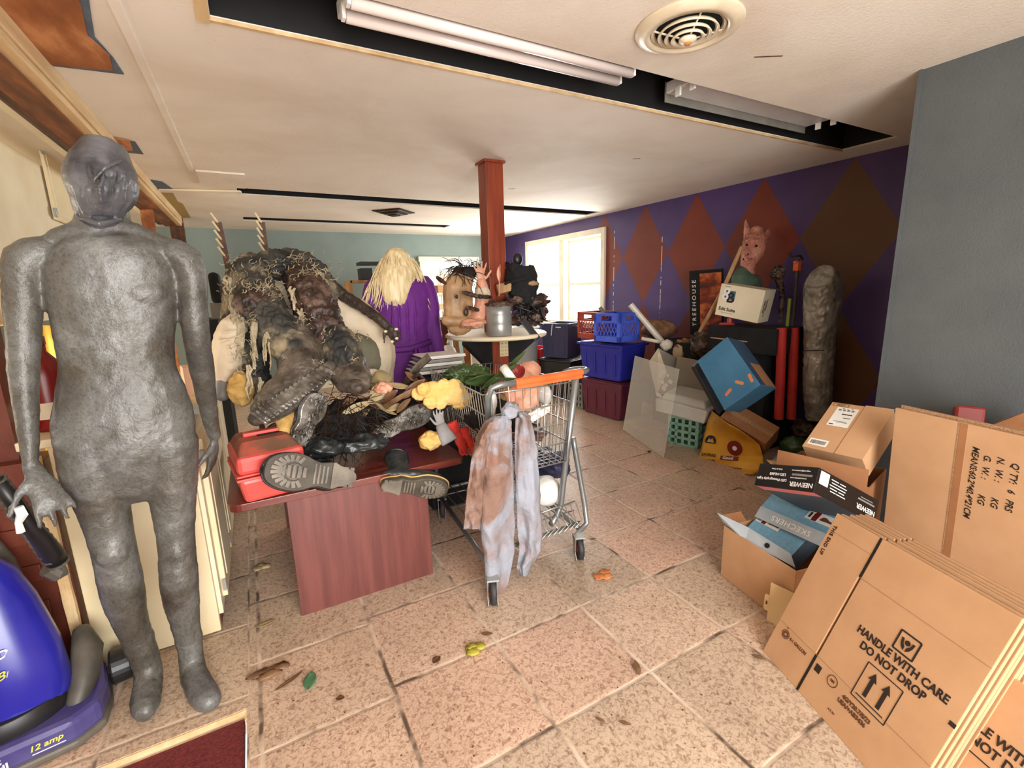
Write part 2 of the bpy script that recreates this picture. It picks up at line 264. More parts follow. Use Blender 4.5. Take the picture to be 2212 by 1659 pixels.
# ---------------------------------------------------------------- mesh helpers
def V(*a): return Vector(a)
def TR(x, y, z, rx=0, ry=0, rz=0): return Matrix.Translation((x, y, z)) @ Euler((R(rx), R(ry), R(rz))).to_matrix().to_4x4()
def basis(o, x, y):          # frame with x axis along x, z normal to x,y
    x = Vector(x).normalized(); z = x.cross(Vector(y)).normalized(); y = z.cross(x)
    M = Matrix((x, y, z)).transposed().to_4x4(); M.translation = Vector(o); return M
class MB:
    def __init__(s): s.v = []; s.f = []
    def add(s, vs, fs, M=None):
        n = len(s.v); s.v += [(M @ Vector(p)) if M else Vector(p) for p in vs]; s.f += [tuple(i+n for i in f) for f in fs]; return s
    def box(s, c, d, M=None, taper=1.0):
        x, y, z = c; a, b, h = d[0]/2, d[1]/2, d[2]/2; t = taper
        vs = [(x-a*t, y-b*t, z-h), (x+a*t, y-b*t, z-h), (x+a*t, y+b*t, z-h), (x-a*t, y+b*t, z-h), (x-a, y-b, z+h), (x+a, y-b, z+h), (x+a, y+b, z+h), (x-a, y+b, z+h)]
        return s.add(vs, [(0, 3, 2, 1), (4, 5, 6, 7), (0, 1, 5, 4), (1, 2, 6, 5), (2, 3, 7, 6), (3, 0, 4, 7)], M)
    def bar(s, a, b, w, h, upv=(0, 0, 1)):
        a = Vector(a); b = Vector(b); d = b-a; u = Vector(upv)
        if abs(d.normalized().dot(u)) > .98: u = Vector((1, 0, 0))
        return s.box((d.length/2, 0, 0), (d.length, w, h), basis(a, d, u.cross(d)))
    def tube(s, pts, r, n=10, side=None, asp=1.0, caps=True, rnd=False):
        pts = [Vector(p) for p in pts]; k = len(pts)
        rs = list(r) if isinstance(r, (list, tuple)) else [r]*k
        if rnd:              # rounded ends
            d0 = (pts[0]-pts[1]).normalized(); d1 = (pts[-1]-pts[-2]).normalized(); r0, r1 = rs[0], rs[-1]
            pts = [pts[0]+d0*r0*.95, pts[0]+d0*r0*.7] + pts + [pts[-1]+d1*r1*.7, pts[-1]+d1*r1*.95]
            rs = [r0*.3, r0*.72] + rs + [r1*.72, r1*.3]; k = len(pts)
        base = len(s.v); prev = Vector(side) if side is not None else None
        for i in range(k):
            t = (pts[min(i+1, k-1)]-pts[max(i-1, 0)])
            t = t.normalized() if t.length > 1e-9 else Vector((0, 0, 1))
            if prev is None:
                prev = Vector((1, 0, 0)) if abs(t.x) < .8 else Vector((0, 1, 0))
            a = prev - t*prev.dot(t)
            if a.length < 1e-6: a = t.orthogonal()
            a.normalize(); b = t.cross(a)
            if side is None: prev = a
            for j in range(n):
                q = 2*PI*j/n; s.v.append(pts[i]+a*(math.cos(q)*rs[i])+b*(math.sin(q)*rs[i]*asp))
        for i in range(k-1):
            for j in range(n):
                s.f.append((base+i*n+j, base+i*n+(j+1) % n, base+(i+1)*n+(j+1) % n, base+(i+1)*n+j))
        if caps:
            s.f.append(tuple(base+j for j in range(n))[::-1]); s.f.append(tuple(base+(k-1)*n+j for j in range(n)))
        return s
    def ball(s, c, r, n=12, M=None, m=8):
        if not isinstance(r, (tuple, list)): r = (r, r, r)
        c = Vector(c); vs = []; fs = []
        for i in range(1, m):
            a = PI*i/m
            for j in range(n): q = 2*PI*j/n; vs.append((r[0]*math.sin(a)*math.cos(q), r[1]*math.sin(a)*math.sin(q), r[2]*math.cos(a)))
        vs += [(0, 0, r[2]), (0, 0, -r[2])]; t, bt = len(vs)-2, len(vs)-1
        for i in range(m-2):
            for j in range(n): fs.append((i*n+j, (i+1)*n+j, (i+1)*n+(j+1) % n, i*n+(j+1) % n))
        for j in range(n): fs.append((t, j, (j+1) % n)); fs.append((bt, (m-2)*n+(j+1) % n, (m-2)*n+j))
        MM = Matrix.Translation(c) @ (M.to_3x3().to_4x4() if M else Matrix.Identity(4))
        return s.add(vs, fs, MM)
    def lathe(s, prof, n=24, M=None, c=(0, 0, 0)):       # prof [(r,z)], closed at axis when r=0
        vs = []; fs = []
        for r, z in prof:
            for j in range(n): q = 2*PI*j/n; vs.append((c[0]+r*math.cos(q), c[1]+r*math.sin(q), c[2]+z))
        for i in range(len(prof)-1):
            for j in range(n): fs.append((i*n+j, i*n+(j+1) % n, (i+1)*n+(j+1) % n, (i+1)*n+j))
        return s.add(vs, fs, M)
    def cyl(s, a, b, r, n=16, r2=None): return s.tube([a, b], [r, r if r2 is None else r2], n)
    def prism(s, poly, h, M=None, z0=0):                 # 2d outline extruded along z
        n = len(poly); vs = [(x, y, z0) for x, y in poly]+[(x, y, z0+h) for x, y in poly]
        return s.add(vs, [tuple(range(n))[::-1], tuple(range(n, 2*n))]+[(i, (i+1) % n, n+(i+1) % n, n+i) for i in range(n)], M)
    def grid(s, fn, nu, nv, closed=False):
        b = len(s.v)
        for i in range(nu+1):
            for j in range(nv+1): s.v.append(Vector(fn(i/nu, j/nv)))
        for i in range(nu):
            for j in range(nv): s.f.append((b+i*(nv+1)+j, b+(i+1)*(nv+1)+j, b+(i+1)*(nv+1)+j+1, b+i*(nv+1)+j+1))
        return s
    def ring(s, c, R1, r, M=None, n=28, k=6):
        vs = []; fs = []
        for i in range(n):
            a = 2*PI*i/n
            for j in range(k):
                b = 2*PI*j/k; vs.append((c[0]+(R1+r*math.cos(b))*math.cos(a), c[1]+(R1+r*math.cos(b))*math.sin(a), c[2]+r*math.sin(b)))
        for i in range(n):
            for j in range(k): fs.append((i*k+j, ((i+1) % n)*k+j, ((i+1) % n)*k+(j+1) % k, i*k+(j+1) % k))
        return s.add(vs, fs, M)
TEX = {}
def tex(sc):
    if sc not in TEX:
        t = bpy.data.textures.new('clouds', 'CLOUDS'); t.noise_scale = sc; t.noise_depth = 3; TEX[sc] = t
    return TEX[sc]
PM = {}
def build(name, mb, material, parent=None, smooth=False, bevel=0, remesh=0, smt=0, disp=0, dsc=.05, subsurf=0, solid=0, label=None, kind=None, world=None, recalc=True, origin=None, sub=0, d2=0, d2sc=.01):
    me = bpy.data.meshes.new(name); vs = [v.copy() for v in mb.v]
    if parent is not None:
        Mp, local = PM[parent.name]
        if world is not None: local = not world
        if not local: Mi = Mp.inverted(); vs = [Mi @ v for v in vs]
        off = None
    else:
        xs = [v.x for v in vs]; ys = [v.y for v in vs]; zs = [v.z for v in vs]
        off = Vector(origin) if origin is not None else Vector(((min(xs)+max(xs))/2, (min(ys)+max(ys))/2, min(zs)))
        vs = [v-off for v in vs]
    me.from_pydata(vs, [], mb.f); me.update()
    if recalc:
        b = bmesh.new(); b.from_mesh(me); bmesh.ops.recalc_face_normals(b, faces=b.faces); b.to_mesh(me); b.free()
    o = bpy.data.objects.new(name, me); COL.objects.link(o)
    me.materials.append(material)
    if parent is not None:
        o.parent = parent; PM[o.name] = PM[parent.name]
    else:
        o.location = off; PM[o.name] = (Matrix.Translation(off), False)
    if remesh:
        x = o.modifiers.new('remesh', 'REMESH'); x.mode = 'VOXEL'; x.voxel_size = remesh; x.use_smooth_shade = True
    if smt: x = o.modifiers.new('smooth', 'SMOOTH'); x.factor = .6; x.iterations = smt
    if sub: x = o.modifiers.new('subdivision', 'SUBSURF'); x.levels = sub; x.render_levels = sub; x.subdivision_type = 'SIMPLE'
    if disp: x = o.modifiers.new('displace', 'DISPLACE'); x.texture = tex(dsc); x.strength = disp; x.mid_level = .5; x.texture_coords = 'LOCAL'
    if d2: x = o.modifiers.new('displace', 'DISPLACE'); x.texture = tex(d2sc); x.strength = d2; x.mid_level = .5; x.texture_coords = 'LOCAL'
    if solid: x = o.modifiers.new('solidify', 'SOLIDIFY'); x.thickness = solid; x.offset = 0
    if bevel: x = o.modifiers.new('bevel', 'BEVEL'); x.width = bevel; x.segments = 2; x.limit_method = 'ANGLE'
    if subsurf: x = o.modifiers.new('subdivision', 'SUBSURF'); x.levels = subsurf; x.render_levels = subsurf
    if smooth:
        for p in me.polygons: p.use_smooth = True
    if label: o['label'] = label
    if kind: o['kind'] = kind
    return o
def thing(name, label, cat, M=None, loc=None, group=None):
    o = bpy.data.objects.new(name, None); COL.objects.link(o); o.empty_display_size = .05
    MM = M if M is not None else Matrix.Translation(loc or (0, 0, 0))
    o.matrix_world = MM; PM[o.name] = (MM.copy(), M is not None)
    o['label'] = label; o['category'] = cat
    if group: o['group'] = group
    return o
def tag(o, label, cat, group=None, kind=None):
    o['label'] = label; o['category'] = cat
    if group: o['group'] = group
    if kind: o['kind'] = kind
    return o
def struct(name, mb, m, **k):
    return build(name, mb, m, kind='structure', origin=(0, 0, 0), **k)
_dg = None
def text(s, size, M, m, parent, name='printed_text', align='CENTER', ext=.0004, bold=0, sx=1, shear=0, sp=1, world=False):
    cu = bpy.data.curves.new(name, 'FONT'); cu.body = s; cu.size = size; cu.align_x = align; cu.align_y = 'CENTER'; cu.extrude = ext; cu.offset = bold; cu.shear = shear; cu.space_character = sp
    cu.resolution_u = 3
    o = bpy.data.objects.new(name, cu); COL.objects.link(o)
    bpy.context.view_layer.update()
    me = bpy.data.meshes.new_from_object(o.evaluated_get(bpy.context.evaluated_depsgraph_get()))
    bpy.data.objects.remove(o); bpy.data.curves.remove(cu)
    MM = M @ Matrix.Diagonal((sx, 1, 1, 1))
    if world: MM = PM[parent.name][0].inverted() @ MM
    me.transform(MM); me.materials.clear(); me.materials.append(m)
    ob = bpy.data.objects.new(name, me); COL.objects.link(ob); ob.parent = parent; PM[ob.name] = PM[parent.name]
    return ob
def face(d, f, u=0, v=0, a=0, e=.0006):    # frame on a face of a box of size d centred at the origin
    x, y, z = d[0]/2, d[1]/2, d[2]/2; r = Matrix.Rotation(R(a), 4, 'Z')
    B = dict(front=((u, -y-e, v), (1, 0, 0), (0, 0, 1)), back=((-u, y+e, v), (-1, 0, 0), (0, 0, 1)), right=((x+e, u, v), (0, 1, 0), (0, 0, 1)),
             left=((-x-e, -u, v), (0, -1, 0), (0, 0, 1)), top=((u, v, z+e), (1, 0, 0), (0, 1, 0)), bottom=((u, -v, -z-e), (1, 0, 0), (0, -1, 0)))[f]
    return basis(*B) @ r
def patch(name, parent, M, w, h, m, t=.0006, label=None):
    return build(name, MB().box((0, 0, 0), (w, h, t), M), m, parent, world=False, label=label)
def lines(name, parent, M, rects, m, t=.0006):   # several printed marks as one part: rects (x,y,w,h)
    mb = MB()
    for x, y, w, h in rects: mb.box((x, y, 0), (w, h, t), M)
    return build(name, mb, m, parent, world=False)
def barcode(parent, M, w, h, n=22):
    rr = random.Random(n); x = -w/2; out = []
    while x < w/2:
        a = rr.uniform(.25, 1)*w/n; out.append((x+a/2, 0, a*.8, h)); x += a+rr.uniform(.3, .9)*w/n
    return lines('barcode', parent, M, out, MT['ink'])
# organic helpers: points from the photo's pixels at a depth, radii in pixels
def PT(px, py, Y, r=None):
    p = W(px, py, Y); return p if r is None else (p, rad(p, r))
def limb(mb, L, side=None, asp=1, n=14, rnd=True, sub=1):
    P = [PT(*a) for a in L]; pts = [p for p, r in P]; rs = [r for p, r in P]
    for _ in range(sub):
        np_, nr = [pts[0]], [rs[0]]
        for i in range(len(pts)-1):
            a = pts[max(i-1, 0)]; b = pts[i]; c = pts[i+1]; d = pts[min(i+2, len(pts)-1)]
            np_.append((b+c)*.5625-(a+d)*.0625); nr.append((rs[i]+rs[i+1])*.5625-(rs[max(i-1, 0)]+rs[min(i+2, len(pts)-1)])*.0625)
            np_.append(c); nr.append(rs[i+1])
        pts, rs = np_, nr
    return mb.tube(pts, rs, n, side, asp, rnd=rnd)
def hand(mb, wrist, fdir, palm_n, S=1.0, curl=.25, spread=.5, mirror=1, fingers=None):
    """wrist point, direction of the fingers, palm normal; adds a palm, four fingers of unequal length and a thumb"""
    f = Vector(fdir).normalized(); n = Vector(palm_n); n = (n-f*n.dot(f)).normalized(); s = f.cross(n)*mirror
    w = Vector(wrist)
    mb.tube([w-f*.02*S, w+f*.02*S, w+f*.055*S, w+f*.09*S], [.022*S, .030*S, .038*S, .036*S], 12, side=s, asp=.48, rnd=True)
    spec = [(-.030, .070, -.22), (-.010, .080, -.06), (.011, .074, .08), (.030, .058, .24)]
    for i, (o, l, a) in enumerate(spec):
        b = w+f*.088*S+s*o*S; d = (f+s*a*spread*1.6).normalized(); c = curl*(fingers[i] if fingers else 1)
        p1 = b+d*l*.45*S; d2 = (d*math.cos(c)+n*math.sin(c)); p2 = p1+d2*l*.32*S; d3 = (d*math.cos(2*c)+n*math.sin(2*c)); p3 = p2+d3*l*.25*S
        mb.tube([b-d*.02*S, b, p1, p2, p3], [.0095*S, .0095*S, .0088*S, .0082*S, .0068*S], 8, rnd=True)
    b = w+f*.03*S-s*.026*S; d = (f*.55-s*.8+n*.25).normalized(); d2 = (f*.8-s*.55+n*.3).normalized()
    mb.tube([b, b+d*.035*S, b+d*.035*S+d2*.03*S, b+d*.035*S+d2*.055*S], [.014*S, .0115*S, .010*S, .008*S], 8, rnd=True)
    return mb
def strands(name, roots, parent, m, n, length, rr=.002, seed=1, fn=None, k=7, world=None, label=None):
    rnd = random.Random(seed); mb = MB()
    for i in range(n):
        p, d = roots(rnd); pts = [Vector(p)]; d = Vector(d).normalized()
        L = length*rnd.uniform(.7, 1.1)
        for j in range(k):
            d = fn(pts[-1], d, j/k, rnd); pts.append(pts[-1]+d*L/k)
        mb.tube(pts, [rr]*(k)+[rr*.3], 4, caps=False)
    return build(name, mb, m, parent, smooth=True, world=world, label=label)
def blanket(name, C, m, parent=None, amp=.012, fr=7, nu=28, nv=28, solid=.003, seed=0, **k):
    """cloth hung over four corner points C[0..3] (uv 00,10,11,01) with wrinkles"""
    C = [Vector(c) for c in C]; nrm = (C[1]-C[0]).cross(C[3]-C[0]).normalized()
    def fn(u, v):
        p = C[0]*(1-u)*(1-v)+C[1]*u*(1-v)+C[2]*u*v+C[3]*(1-u)*v
        w = noise.noise(Vector((u*fr, v*fr*.5, seed)))*amp*1.6+math.sin(u*fr*3+math.sin(v*4+seed)*1.5)*amp*.6
        return p+nrm*w
    return build(name, MB().grid(fn, nu, nv), m, parent, smooth=True, solid=solid, **k)
def leafmesh(mb, M, L, w, curl=.2, n=6):
    def fn(u, v):
        ww = w*math.sin(PI*min(1, u*.96+.02))**.8; x = L*(u-.5)
        return M @ Vector((x, ww*(v-.5), curl*L*((u-.5)**2)+abs(v-.5)*ww*.35))
    return mb.grid(fn, n*2, 4)
def crumple(mb, c, r, seed=0, n=16, m=10, amp=.3, fr=2.5, M=None):
    s = MB(); s.ball((0, 0, 0), 1, n, m=m)
    for v in s.v: v *= 1+amp*noise.noise(v*fr+Vector((seed*7.3, 0, 0)))+amp*.5*noise.noise(v*fr*2.6+Vector((0, seed*3.1, 0)))
    rr = r if isinstance(r, (tuple, list)) else (r, r, r)
    MM = Matrix.Translation(Vector(c)) @ (M if M else Matrix.Identity(4)) @ Matrix.Diagonal((rr[0], rr[1], rr[2], 1))
    return mb.add(s.v, s.f, MM)

# ================================================================ SETTING
CZ = 2.27; XR = 4.02; YB = 7.44; XN = 2.66; YN = 1.09
# floor: stops short of the burgundy carpet by the kitchen
b = MB(); b.box((1.9, 2.9, -.05), (4.35, 9.3, .1)); b.box((-2.05, 4.6, -.05), (3.7, 5.9, .1))
# (two slabs butt at x=-.2)
b = MB(); b.box((2.0, 2.9, -.05), (4.36, 9.3, .1)); b.box((-2.18, 4.6, -.05), (4.0, 5.9, .1))
struct('floor', b, MT['floor'])
fc = struct('floor', MB().box((-2.2, -.07, -.035), (4.02, 3.4, .03)), MT['carpet']); fc['label'] = 'burgundy carpet a step below the tile edge in the left foreground'
struct('trim_1', MB().box((-1.35, 1.652, -.022), (2.4, .014, .04)), MT['trimwood'])
# ceiling cut for three recessed light slots
def slotted(x0, x1, y0, y1, holes, z, t):
    mb = MB(); y = y0
    for (hx0, hx1, hy0, hy1) in sorted(holes, key=lambda h: h[2]):
        mb.box(((x0+x1)/2, (y+hy0)/2, z+t/2), (x1-x0, hy0-y, t))
        mb.box(((x0+hx0)/2, (hy0+hy1)/2, z+t/2), (hx0-x0, hy1-hy0, t)); mb.box(((hx1+x1)/2, (hy0+hy1)/2, z+t/2), (x1-hx1, hy1-hy0, t)); y = hy1
    mb.box(((x0+x1)/2, (y+y1)/2, z+t/2), (x1-x0, y1-y, t)); return mb
HOLES = [(0.0, 3.74, 1.62, 1.945), (.02, 3.85, 4.66, 4.95), (.05, 2.56, 6.30, 6.58)]
struct('ceiling', slotted(-3.6, 4.3, -1.75, 7.6, HOLES, CZ, .012), MT['ceil'])
for i, h in enumerate(HOLES):
    m = MB(); x0, x1, y0, y1 = h; m.box(((x0+x1)/2, (y0+y1)/2, CZ+.20), (x1-x0+.1, y1-y0+.1, .02))
    for yy in (y0-.012, y1+.012): m.box(((x0+x1)/2, yy, CZ+.105), (x1-x0+.1, .022, .185))
    for xx in (x0-.03, x1+.03): m.box((xx, (y0+y1)/2, CZ+.105), (.05, y1-y0, .185))
    struct('ceiling', m, MT['black_recess'])
# cream reveal board at the near slot's far edge and left end
tr = MB(); tr.box((1.87, 1.951, CZ+.002), (3.76, .014, .012)); tr.box((-.02, 1.79, CZ+.004), (.035, .33, .03)); struct('trim_2', tr, MT['trimwood'])
# upper layer of drywall that steps down on the left and a long seam
s = MB(); s.box((.6, 4.28, CZ-.005), (1.66, .36, .01)); s.box((-.235, 2.4, CZ-.006), (.022, 3.4, .012)); s.box((1.62, 2.55, CZ-.0015), (.012, 1.2, .003), TR(0, 0, 0))
struct('ceiling', MB().box((-.07, 4.36, CZ-.006), (.30, .50, .012)).box((-.245, 2.35, CZ-.004), (.03, 3.6, .008)), MT['ceil'])
def flat(pix, z=CZ-.002, t=.004):
    P = [F(x, y, z) for x, y in pix]; return [(p.x, p.y) for p in P]
m = MB().prism(flat([(190, -20), (196, 25), (205, 80), (245, 125), (268, 160), (100, 140), (-60, 30), (-60, -20)]), .004, z0=CZ-.004); struct('ceiling', m, MT['bluepeel'])
m = MB().prism(flat([(160, -20), (175, 10), (183, 48), (190, 78), (205, 90), (236, 118), (244, 152), (110, 139), (-60, 25), (-60, -20)], CZ-.006), .003, z0=CZ-.008); struct('ceiling', m, MT['orangewood'])
m = MB().prism(flat([(246, 298), (292, 306), (310, 333), (262, 328)]), .004, z0=CZ-.004); struct('ceiling', m, MT['bluepeel'])
m = MB().prism(flat([(243, 297), (280, 303), (288, 326), (258, 322)], CZ-.006), .003, z0=CZ-.008); struct('ceiling', m, MT['orangewood'])
m = MB().prism(flat([(325, 388), (350, 392), (365, 402), (378, 412), (340, 408)]), .004, z0=CZ-.004); struct('ceiling', m, MT['bluepeel'])
m = MB().prism(flat([(345, 416), (374, 417), (384, 435), (395, 440), (412, 470), (380, 470)]), .004, z0=CZ-.004); struct('ceiling', m, MT['tanpatch'])
m = MB()
for px, py in ((415, 407), (441, 405), (466, 404)):
    a = F(px, py, CZ-.004); m.box((a.x, a.y, CZ-.006), (.035, .04, .006), None)
a, c_ = F(345, 408, CZ), F(520, 412, CZ); struct('trim_3', MB().bar(a+V(0, 0, -.008), c_+V(0, 0, -.008), .05, .012), MT['cream2'])
# walls
def wall_hole(axis, pos, t, a0, a1, z0, z1, holes):   # plane x=pos (axis 'x') or y=pos
    mb = MB()
    def bx(u0, u1, w0, w1):
        if u1-u0 < 1e-4 or w1-w0 < 1e-4: return
        if axis == 'x': mb.box((pos, (u0+u1)/2, (w0+w1)/2), (t, u1-u0, w1-w0))
        else: mb.box(((u0+u1)/2, pos, (w0+w1)/2), (u1-u0, t, w1-w0))
    u = a0
    for (h0, h1, g0, g1) in holes:
        bx(u, h0, z0, z1); bx(h0, h1, z0, g0); bx(h0, h1, g1, z1); u = h1
    bx(u, a1, z0, z1); return mb
WIN = (4.84, 6.66, .90, 2.05)
struct('wall_right', wall_hole('x', XR+.06, .12, YN-.1, YB+.1, 0, CZ+.2, [WIN]), MT['purple'])
struct('wall_right_near', MB().box((XN+.70, (YN-1.75)/2, CZ/2), (1.40, YN+1.75, CZ)), MT['blue_wall'])
struct('wall_back', wall_hole('y', YB+.06, .12, -3.6, XR+.1, 0, CZ+.2, [(2.50, 3.40, 1.0, 1.86)]), MT['teal_wall'])
struct('wall_left', wall_hole('x', -3.0, .1, -1.7, YB, 0, CZ, [(2.9, 4.3, .95, 1.75)]), MT['cream2'])
struct('wall_front', wall_hole('y', -1.68, .1, -3.6, XN, 0, CZ, [(-.75, 1.45, 0.05, 2.15)]), MT['cream2'])
# windows on the purple wall
def window(i, frame_pts, sash, y0, y1, z0, z1, panes):
    fr = MB(); t = .075
    for yy in (y0-.03, y1+.03): fr.box((XR-.012, yy, (z0+z1)/2), (.035, t, z1-z0+.06+t))
    for zz in (z0-.03, z1+.03): fr.box((XR-.0125, (y0+y1)/2, zz), (.034, y1-y0-.014, t))
    for yy in (y0+.008, y1-.008): fr.box((XR+.06, yy, (z0+z1)/2), (.12, .016, z1-z0))
    for zz in (z0+.008, z1-.008): fr.box((XR+.061, (y0+y1)/2, zz), (.118, y1-y0-.034, .016))
    mid = (y0+y1)/2; fr.box((XR+.05, mid, (z0+z1)/2), (.12, .11, z1-z0))
    o = struct('window_%d' % i, fr, MT['white_trim'], bevel=.003)
    for a, c in ((y0+.016, mid-.055), (mid+.055, y1-.016)):
        zm = z0+(z1-z0)*.46; sb = MB(); X = XR+.10
        for yy in (a+.02, c-.02): sb.box((X, yy, (z0+z1)/2), (.03, .04, z1-z0-.03))
        for zz in (z0+.035, z1-.035, zm): sb.box((X, (a+c)/2, zz), (.034, c-a, .04))
        f = build('sash', sb, MT['white_trim'], o, bevel=.002)
        build('glass_pane', MB().box((X+.004, (a+c)/2, (z0+z1)/2), (.004, c-a-.06, z1-z0-.06)), MT['glass'], f)
    return o
window(1, None, None, WIN[0], WIN[1], WIN[2], WIN[3], 2)
# bright back window with its white head board
fr = MB(); fr.box((2.95, YB-.02, 1.89), (1.05, .05, .08)); fr.box((2.95, YB-.01, .98), (1.0, .04, .05))
for x in (2.47, 2.95, 3.43): fr.box((x, YB, 1.43), (.05, .05, .9))
o = struct('window_2', fr, MT['white_trim']); build('glass_pane', MB().box((2.95, YB+.03, 1.43), (.9, .004, .86)), MT['glass'], o)
o = struct('window_3', MB().box((-2.98, 2.87, 1.35), (.08, .06, .9)).box((-2.98, 4.33, 1.35), (.08, .06, .9)).box((-2.98, 3.6, .92), (.08, 1.5, .06)).box((-2.98, 3.6, 1.78), (.08, 1.5, .06)).box((-2.98, 3.6, 1.35), (.05, .04, .8)), MT['white_trim'])
build('glass_pane', MB().box((-3.0, 3.6, 1.35), (.004, 1.4, .8)), MT['glass'], o)
# trim where the purple wall meets the ceiling and the far corner board
struct('trim_4', MB().box((XN-.005, YN+.004, CZ/2), (.012, .012, CZ)), MT['blue_wall'])
# header beam over the kitchen opening, in layers of bare trim, stained wood and torn plaster
hb = struct('trim_5', MB().box((-.555, 4.0, 2.235), (.028, 5.0, .07)).box((-.575, 4.0, 2.185), (.05, 5.0, .03)), MT['trimwood'], bevel=.004)
struct('trim_6', MB().box((-.65, 4.0, 2.215), (.12, 5.0, .10)), MT['beam'])
struct('trim_7', MB().box((-.725, 3.9, 2.205), (.035, 4.8, .09)), MT['beam_dark'], disp=.02, dsc=.03, sub=3)
struct('trim_8', MB().box((-.76, 4.0, 2.215), (.035, 5.0, .11)), MT['cream2'])
# broken end of the header and its post
e = MB(); e.box((-.60, 6.50, 1.13), (.12, .10, 2.27)); struct('trim_9', e, MT['beam_dark'], sub=4, disp=.02, dsc=.04)
struct('trim_10', MB().box((-.70, 5.35, 1.12), (.09, .05, 2.1)), MT['orangewood'])
# kitchen partition of dark painted brick below and beside the counter
br = MB(); br.box((-1.45, 2.20, .43), (1.52, .14, .86))
for r in range(12):
    for c in range(8):
        x = -2.15+c*.2+(r % 2)*.1
        if x+.19 < -.70: br.box((x+.095, 2.122, .035+r*.071), (.188, .012, .061))
struct('wall_kitchen', br, MT['brick'], bevel=.002)
pl = MB(); pl.box((-1.03, 2.24, .76), (.52, .10, 1.52)); struct('wall_pier', pl, MT['brick'])
struct('baseboard_left', MB().box((-.705, 2.108, .44), (.03, .02, .88)), MT['trimwood'], disp=.006, dsc=.02, sub=4)
struct('baseboard_back', MB().box((1.0, YB-.012, .05), (6, .02, .1)), MT['white_trim'])

# ================================================================ KITCHEN SIDE
# tall pantry cabinet at the left edge and upper cabinet with its hinged door
UX = -.98
t = thing('pantry_cabinet', 'tall cream painted pantry side beside the upper cabinet at the left edge', 'cabinet', loc=(-1.2, 1.9, 0))
build('side_panel', MB().box((-1.25, 1.95, 1.80), (.46, .45, .78)), MT['cream2'], t, bevel=.004)
build('corner_stile', MB().box((-1.01, 2.16, 1.80), (.03, .03, .78)), MT['cream'], t, bevel=.003)
t = thing('upper_cabinet', 'cream upper kitchen cabinet whose door has two steel hinges', 'cabinet', loc=(UX-.15, 2.7, 1.4))
build('body', MB().box((UX-.16, 3.45, 1.745), (.30, 1.95, .90)), MT['cream2'], t, bevel=.004)
build('corner_stile', MB().box((UX+.012, 2.93, 1.745), (.03, .10, .88)), MT['cream'], t, bevel=.006)
def doorX(px0, py0, px1, py1):
    a = WX(px0, py0, UX); b = WX(px1, py1, UX); return a, b
d = MB(); y0, y1 = WX(100, 400, UX).y, WX(100, 400, UX).y+.42; z0, z1 = WX(118, 475, UX).z, WX(82, 305, UX).z
d.box((UX+.008, (y0+y1)/2, (z0+z1)/2), (.018, y1-y0, z1-z0)); dr = build('door', d, MT['cream'], t, bevel=.004)
rm = MB()
for yy in (y0+.04, y1-.04): rm.box((UX+.018, yy, (z0+z1)/2), (.004, .012, z1-z0-.08))
for zz in (z0+.04, z1-.04): rm.box((UX+.018, (y0+y1)/2, zz), (.004, y1-y0-.08, .012))
build('panel_moulding', rm, MT['cream2'], dr)
for zz in (z1-.05, z0+.04): build('hinge', MB().box((UX+.016, y0-.012, zz), (.008, .022, .05)).cyl((UX+.02, y0-.002, zz-.028), (UX+.02, y0-.002, zz+.028), .005), MT['steel'], dr, bevel=.001)
# base cabinet: its end faces the camera, doors face the room
CT = .93
t = thing('base_cabinet', 'cream kitchen base cabinet behind the grey mannequin, doors facing the room', 'cabinet', loc=(-.5, 2.9, 0))
build('end_panel', MB().box((-.475, 2.145, CT/2), (.40, .03, CT-.02)), MT['cream'], t, bevel=.004)
build('body', MB().box((-.46, 2.85, CT/2+.03), (.40, 1.38, CT-.08)), MT['cream2'], t)
for i in range(3):
    y = 2.22+i*.45; o = build('door', MB().box((-.250, y+.205, .47), (.022, .41, .72)), MT['cream'], t, bevel=.004)
    build('panel_moulding', MB().box((-.238, y+.205, .47), (.006, .29, .58)), MT['cream2'], o, bevel=.003)
    build('hinge', MB().box((-.246, y-.008, .17), (.014, .018, .05)), MT['steel'], o)
    build('hinge', MB().box((-.246, y-.008, .76), (.014, .018, .05)), MT['steel'], o)
build('toe_kick', MB().box((-.30, 2.85, .045), (.05, 1.3, .09)), MT['brick'], t)
tag(build('countertop', MB().box((-.50, 2.86, CT-.012), (.50, 1.48, .03)), MT['cream2'], bevel=.004), 'pale worktop over the cream base cabinet, cluttered', 'worktop')
tag(build('wall_cupboard_board', MB().box((-1.0, 5.6, 1.5), (.03, 1.6, 1.1)), MT['cream2']), 'pale board wall of the kitchen seen past the mannequin shoulder', 'panel')
# red jug, yellow curtain seen between arm and body
p = W(106, 860, 2.30)
t = thing('plastic_jug', 'dark red plastic jug with a white label, behind the mannequin arm', 'jug', loc=(p.x, p.y, CT))
h = MB(); h.lathe([(0, 0), (.055, 0), (.060, .02), (.060, .20), (.05, .25), (.022, .29), (.022, .32), (0, .32)], 20, c=(p.x, p.y, CT)); build('body', h, MT['redjug'], t, smooth=True)
build('label', MB().lathe([(.0605, .05), (.0605, .11)], 20, c=(p.x, p.y, CT)), MT['cream_cloth'], t, label='white label band', smooth=True)
build('cap', MB().cyl((p.x, p.y, CT+.315), (p.x, p.y, CT+.345), .025), MT['redjug'], t)
a = W(60, 600, 2.9)
cu = MB()
cu.grid(lambda u, v: (-1.04+.36*u, 3.26-.26*u+.015*math.sin(u*24), .002+1.28*v), 40, 3)
tag(build('curtain', cu, MT['yellow_cloth'], solid=.004, smooth=True), 'sunlit yellow curtain hanging behind the mannequin arm', 'curtain')
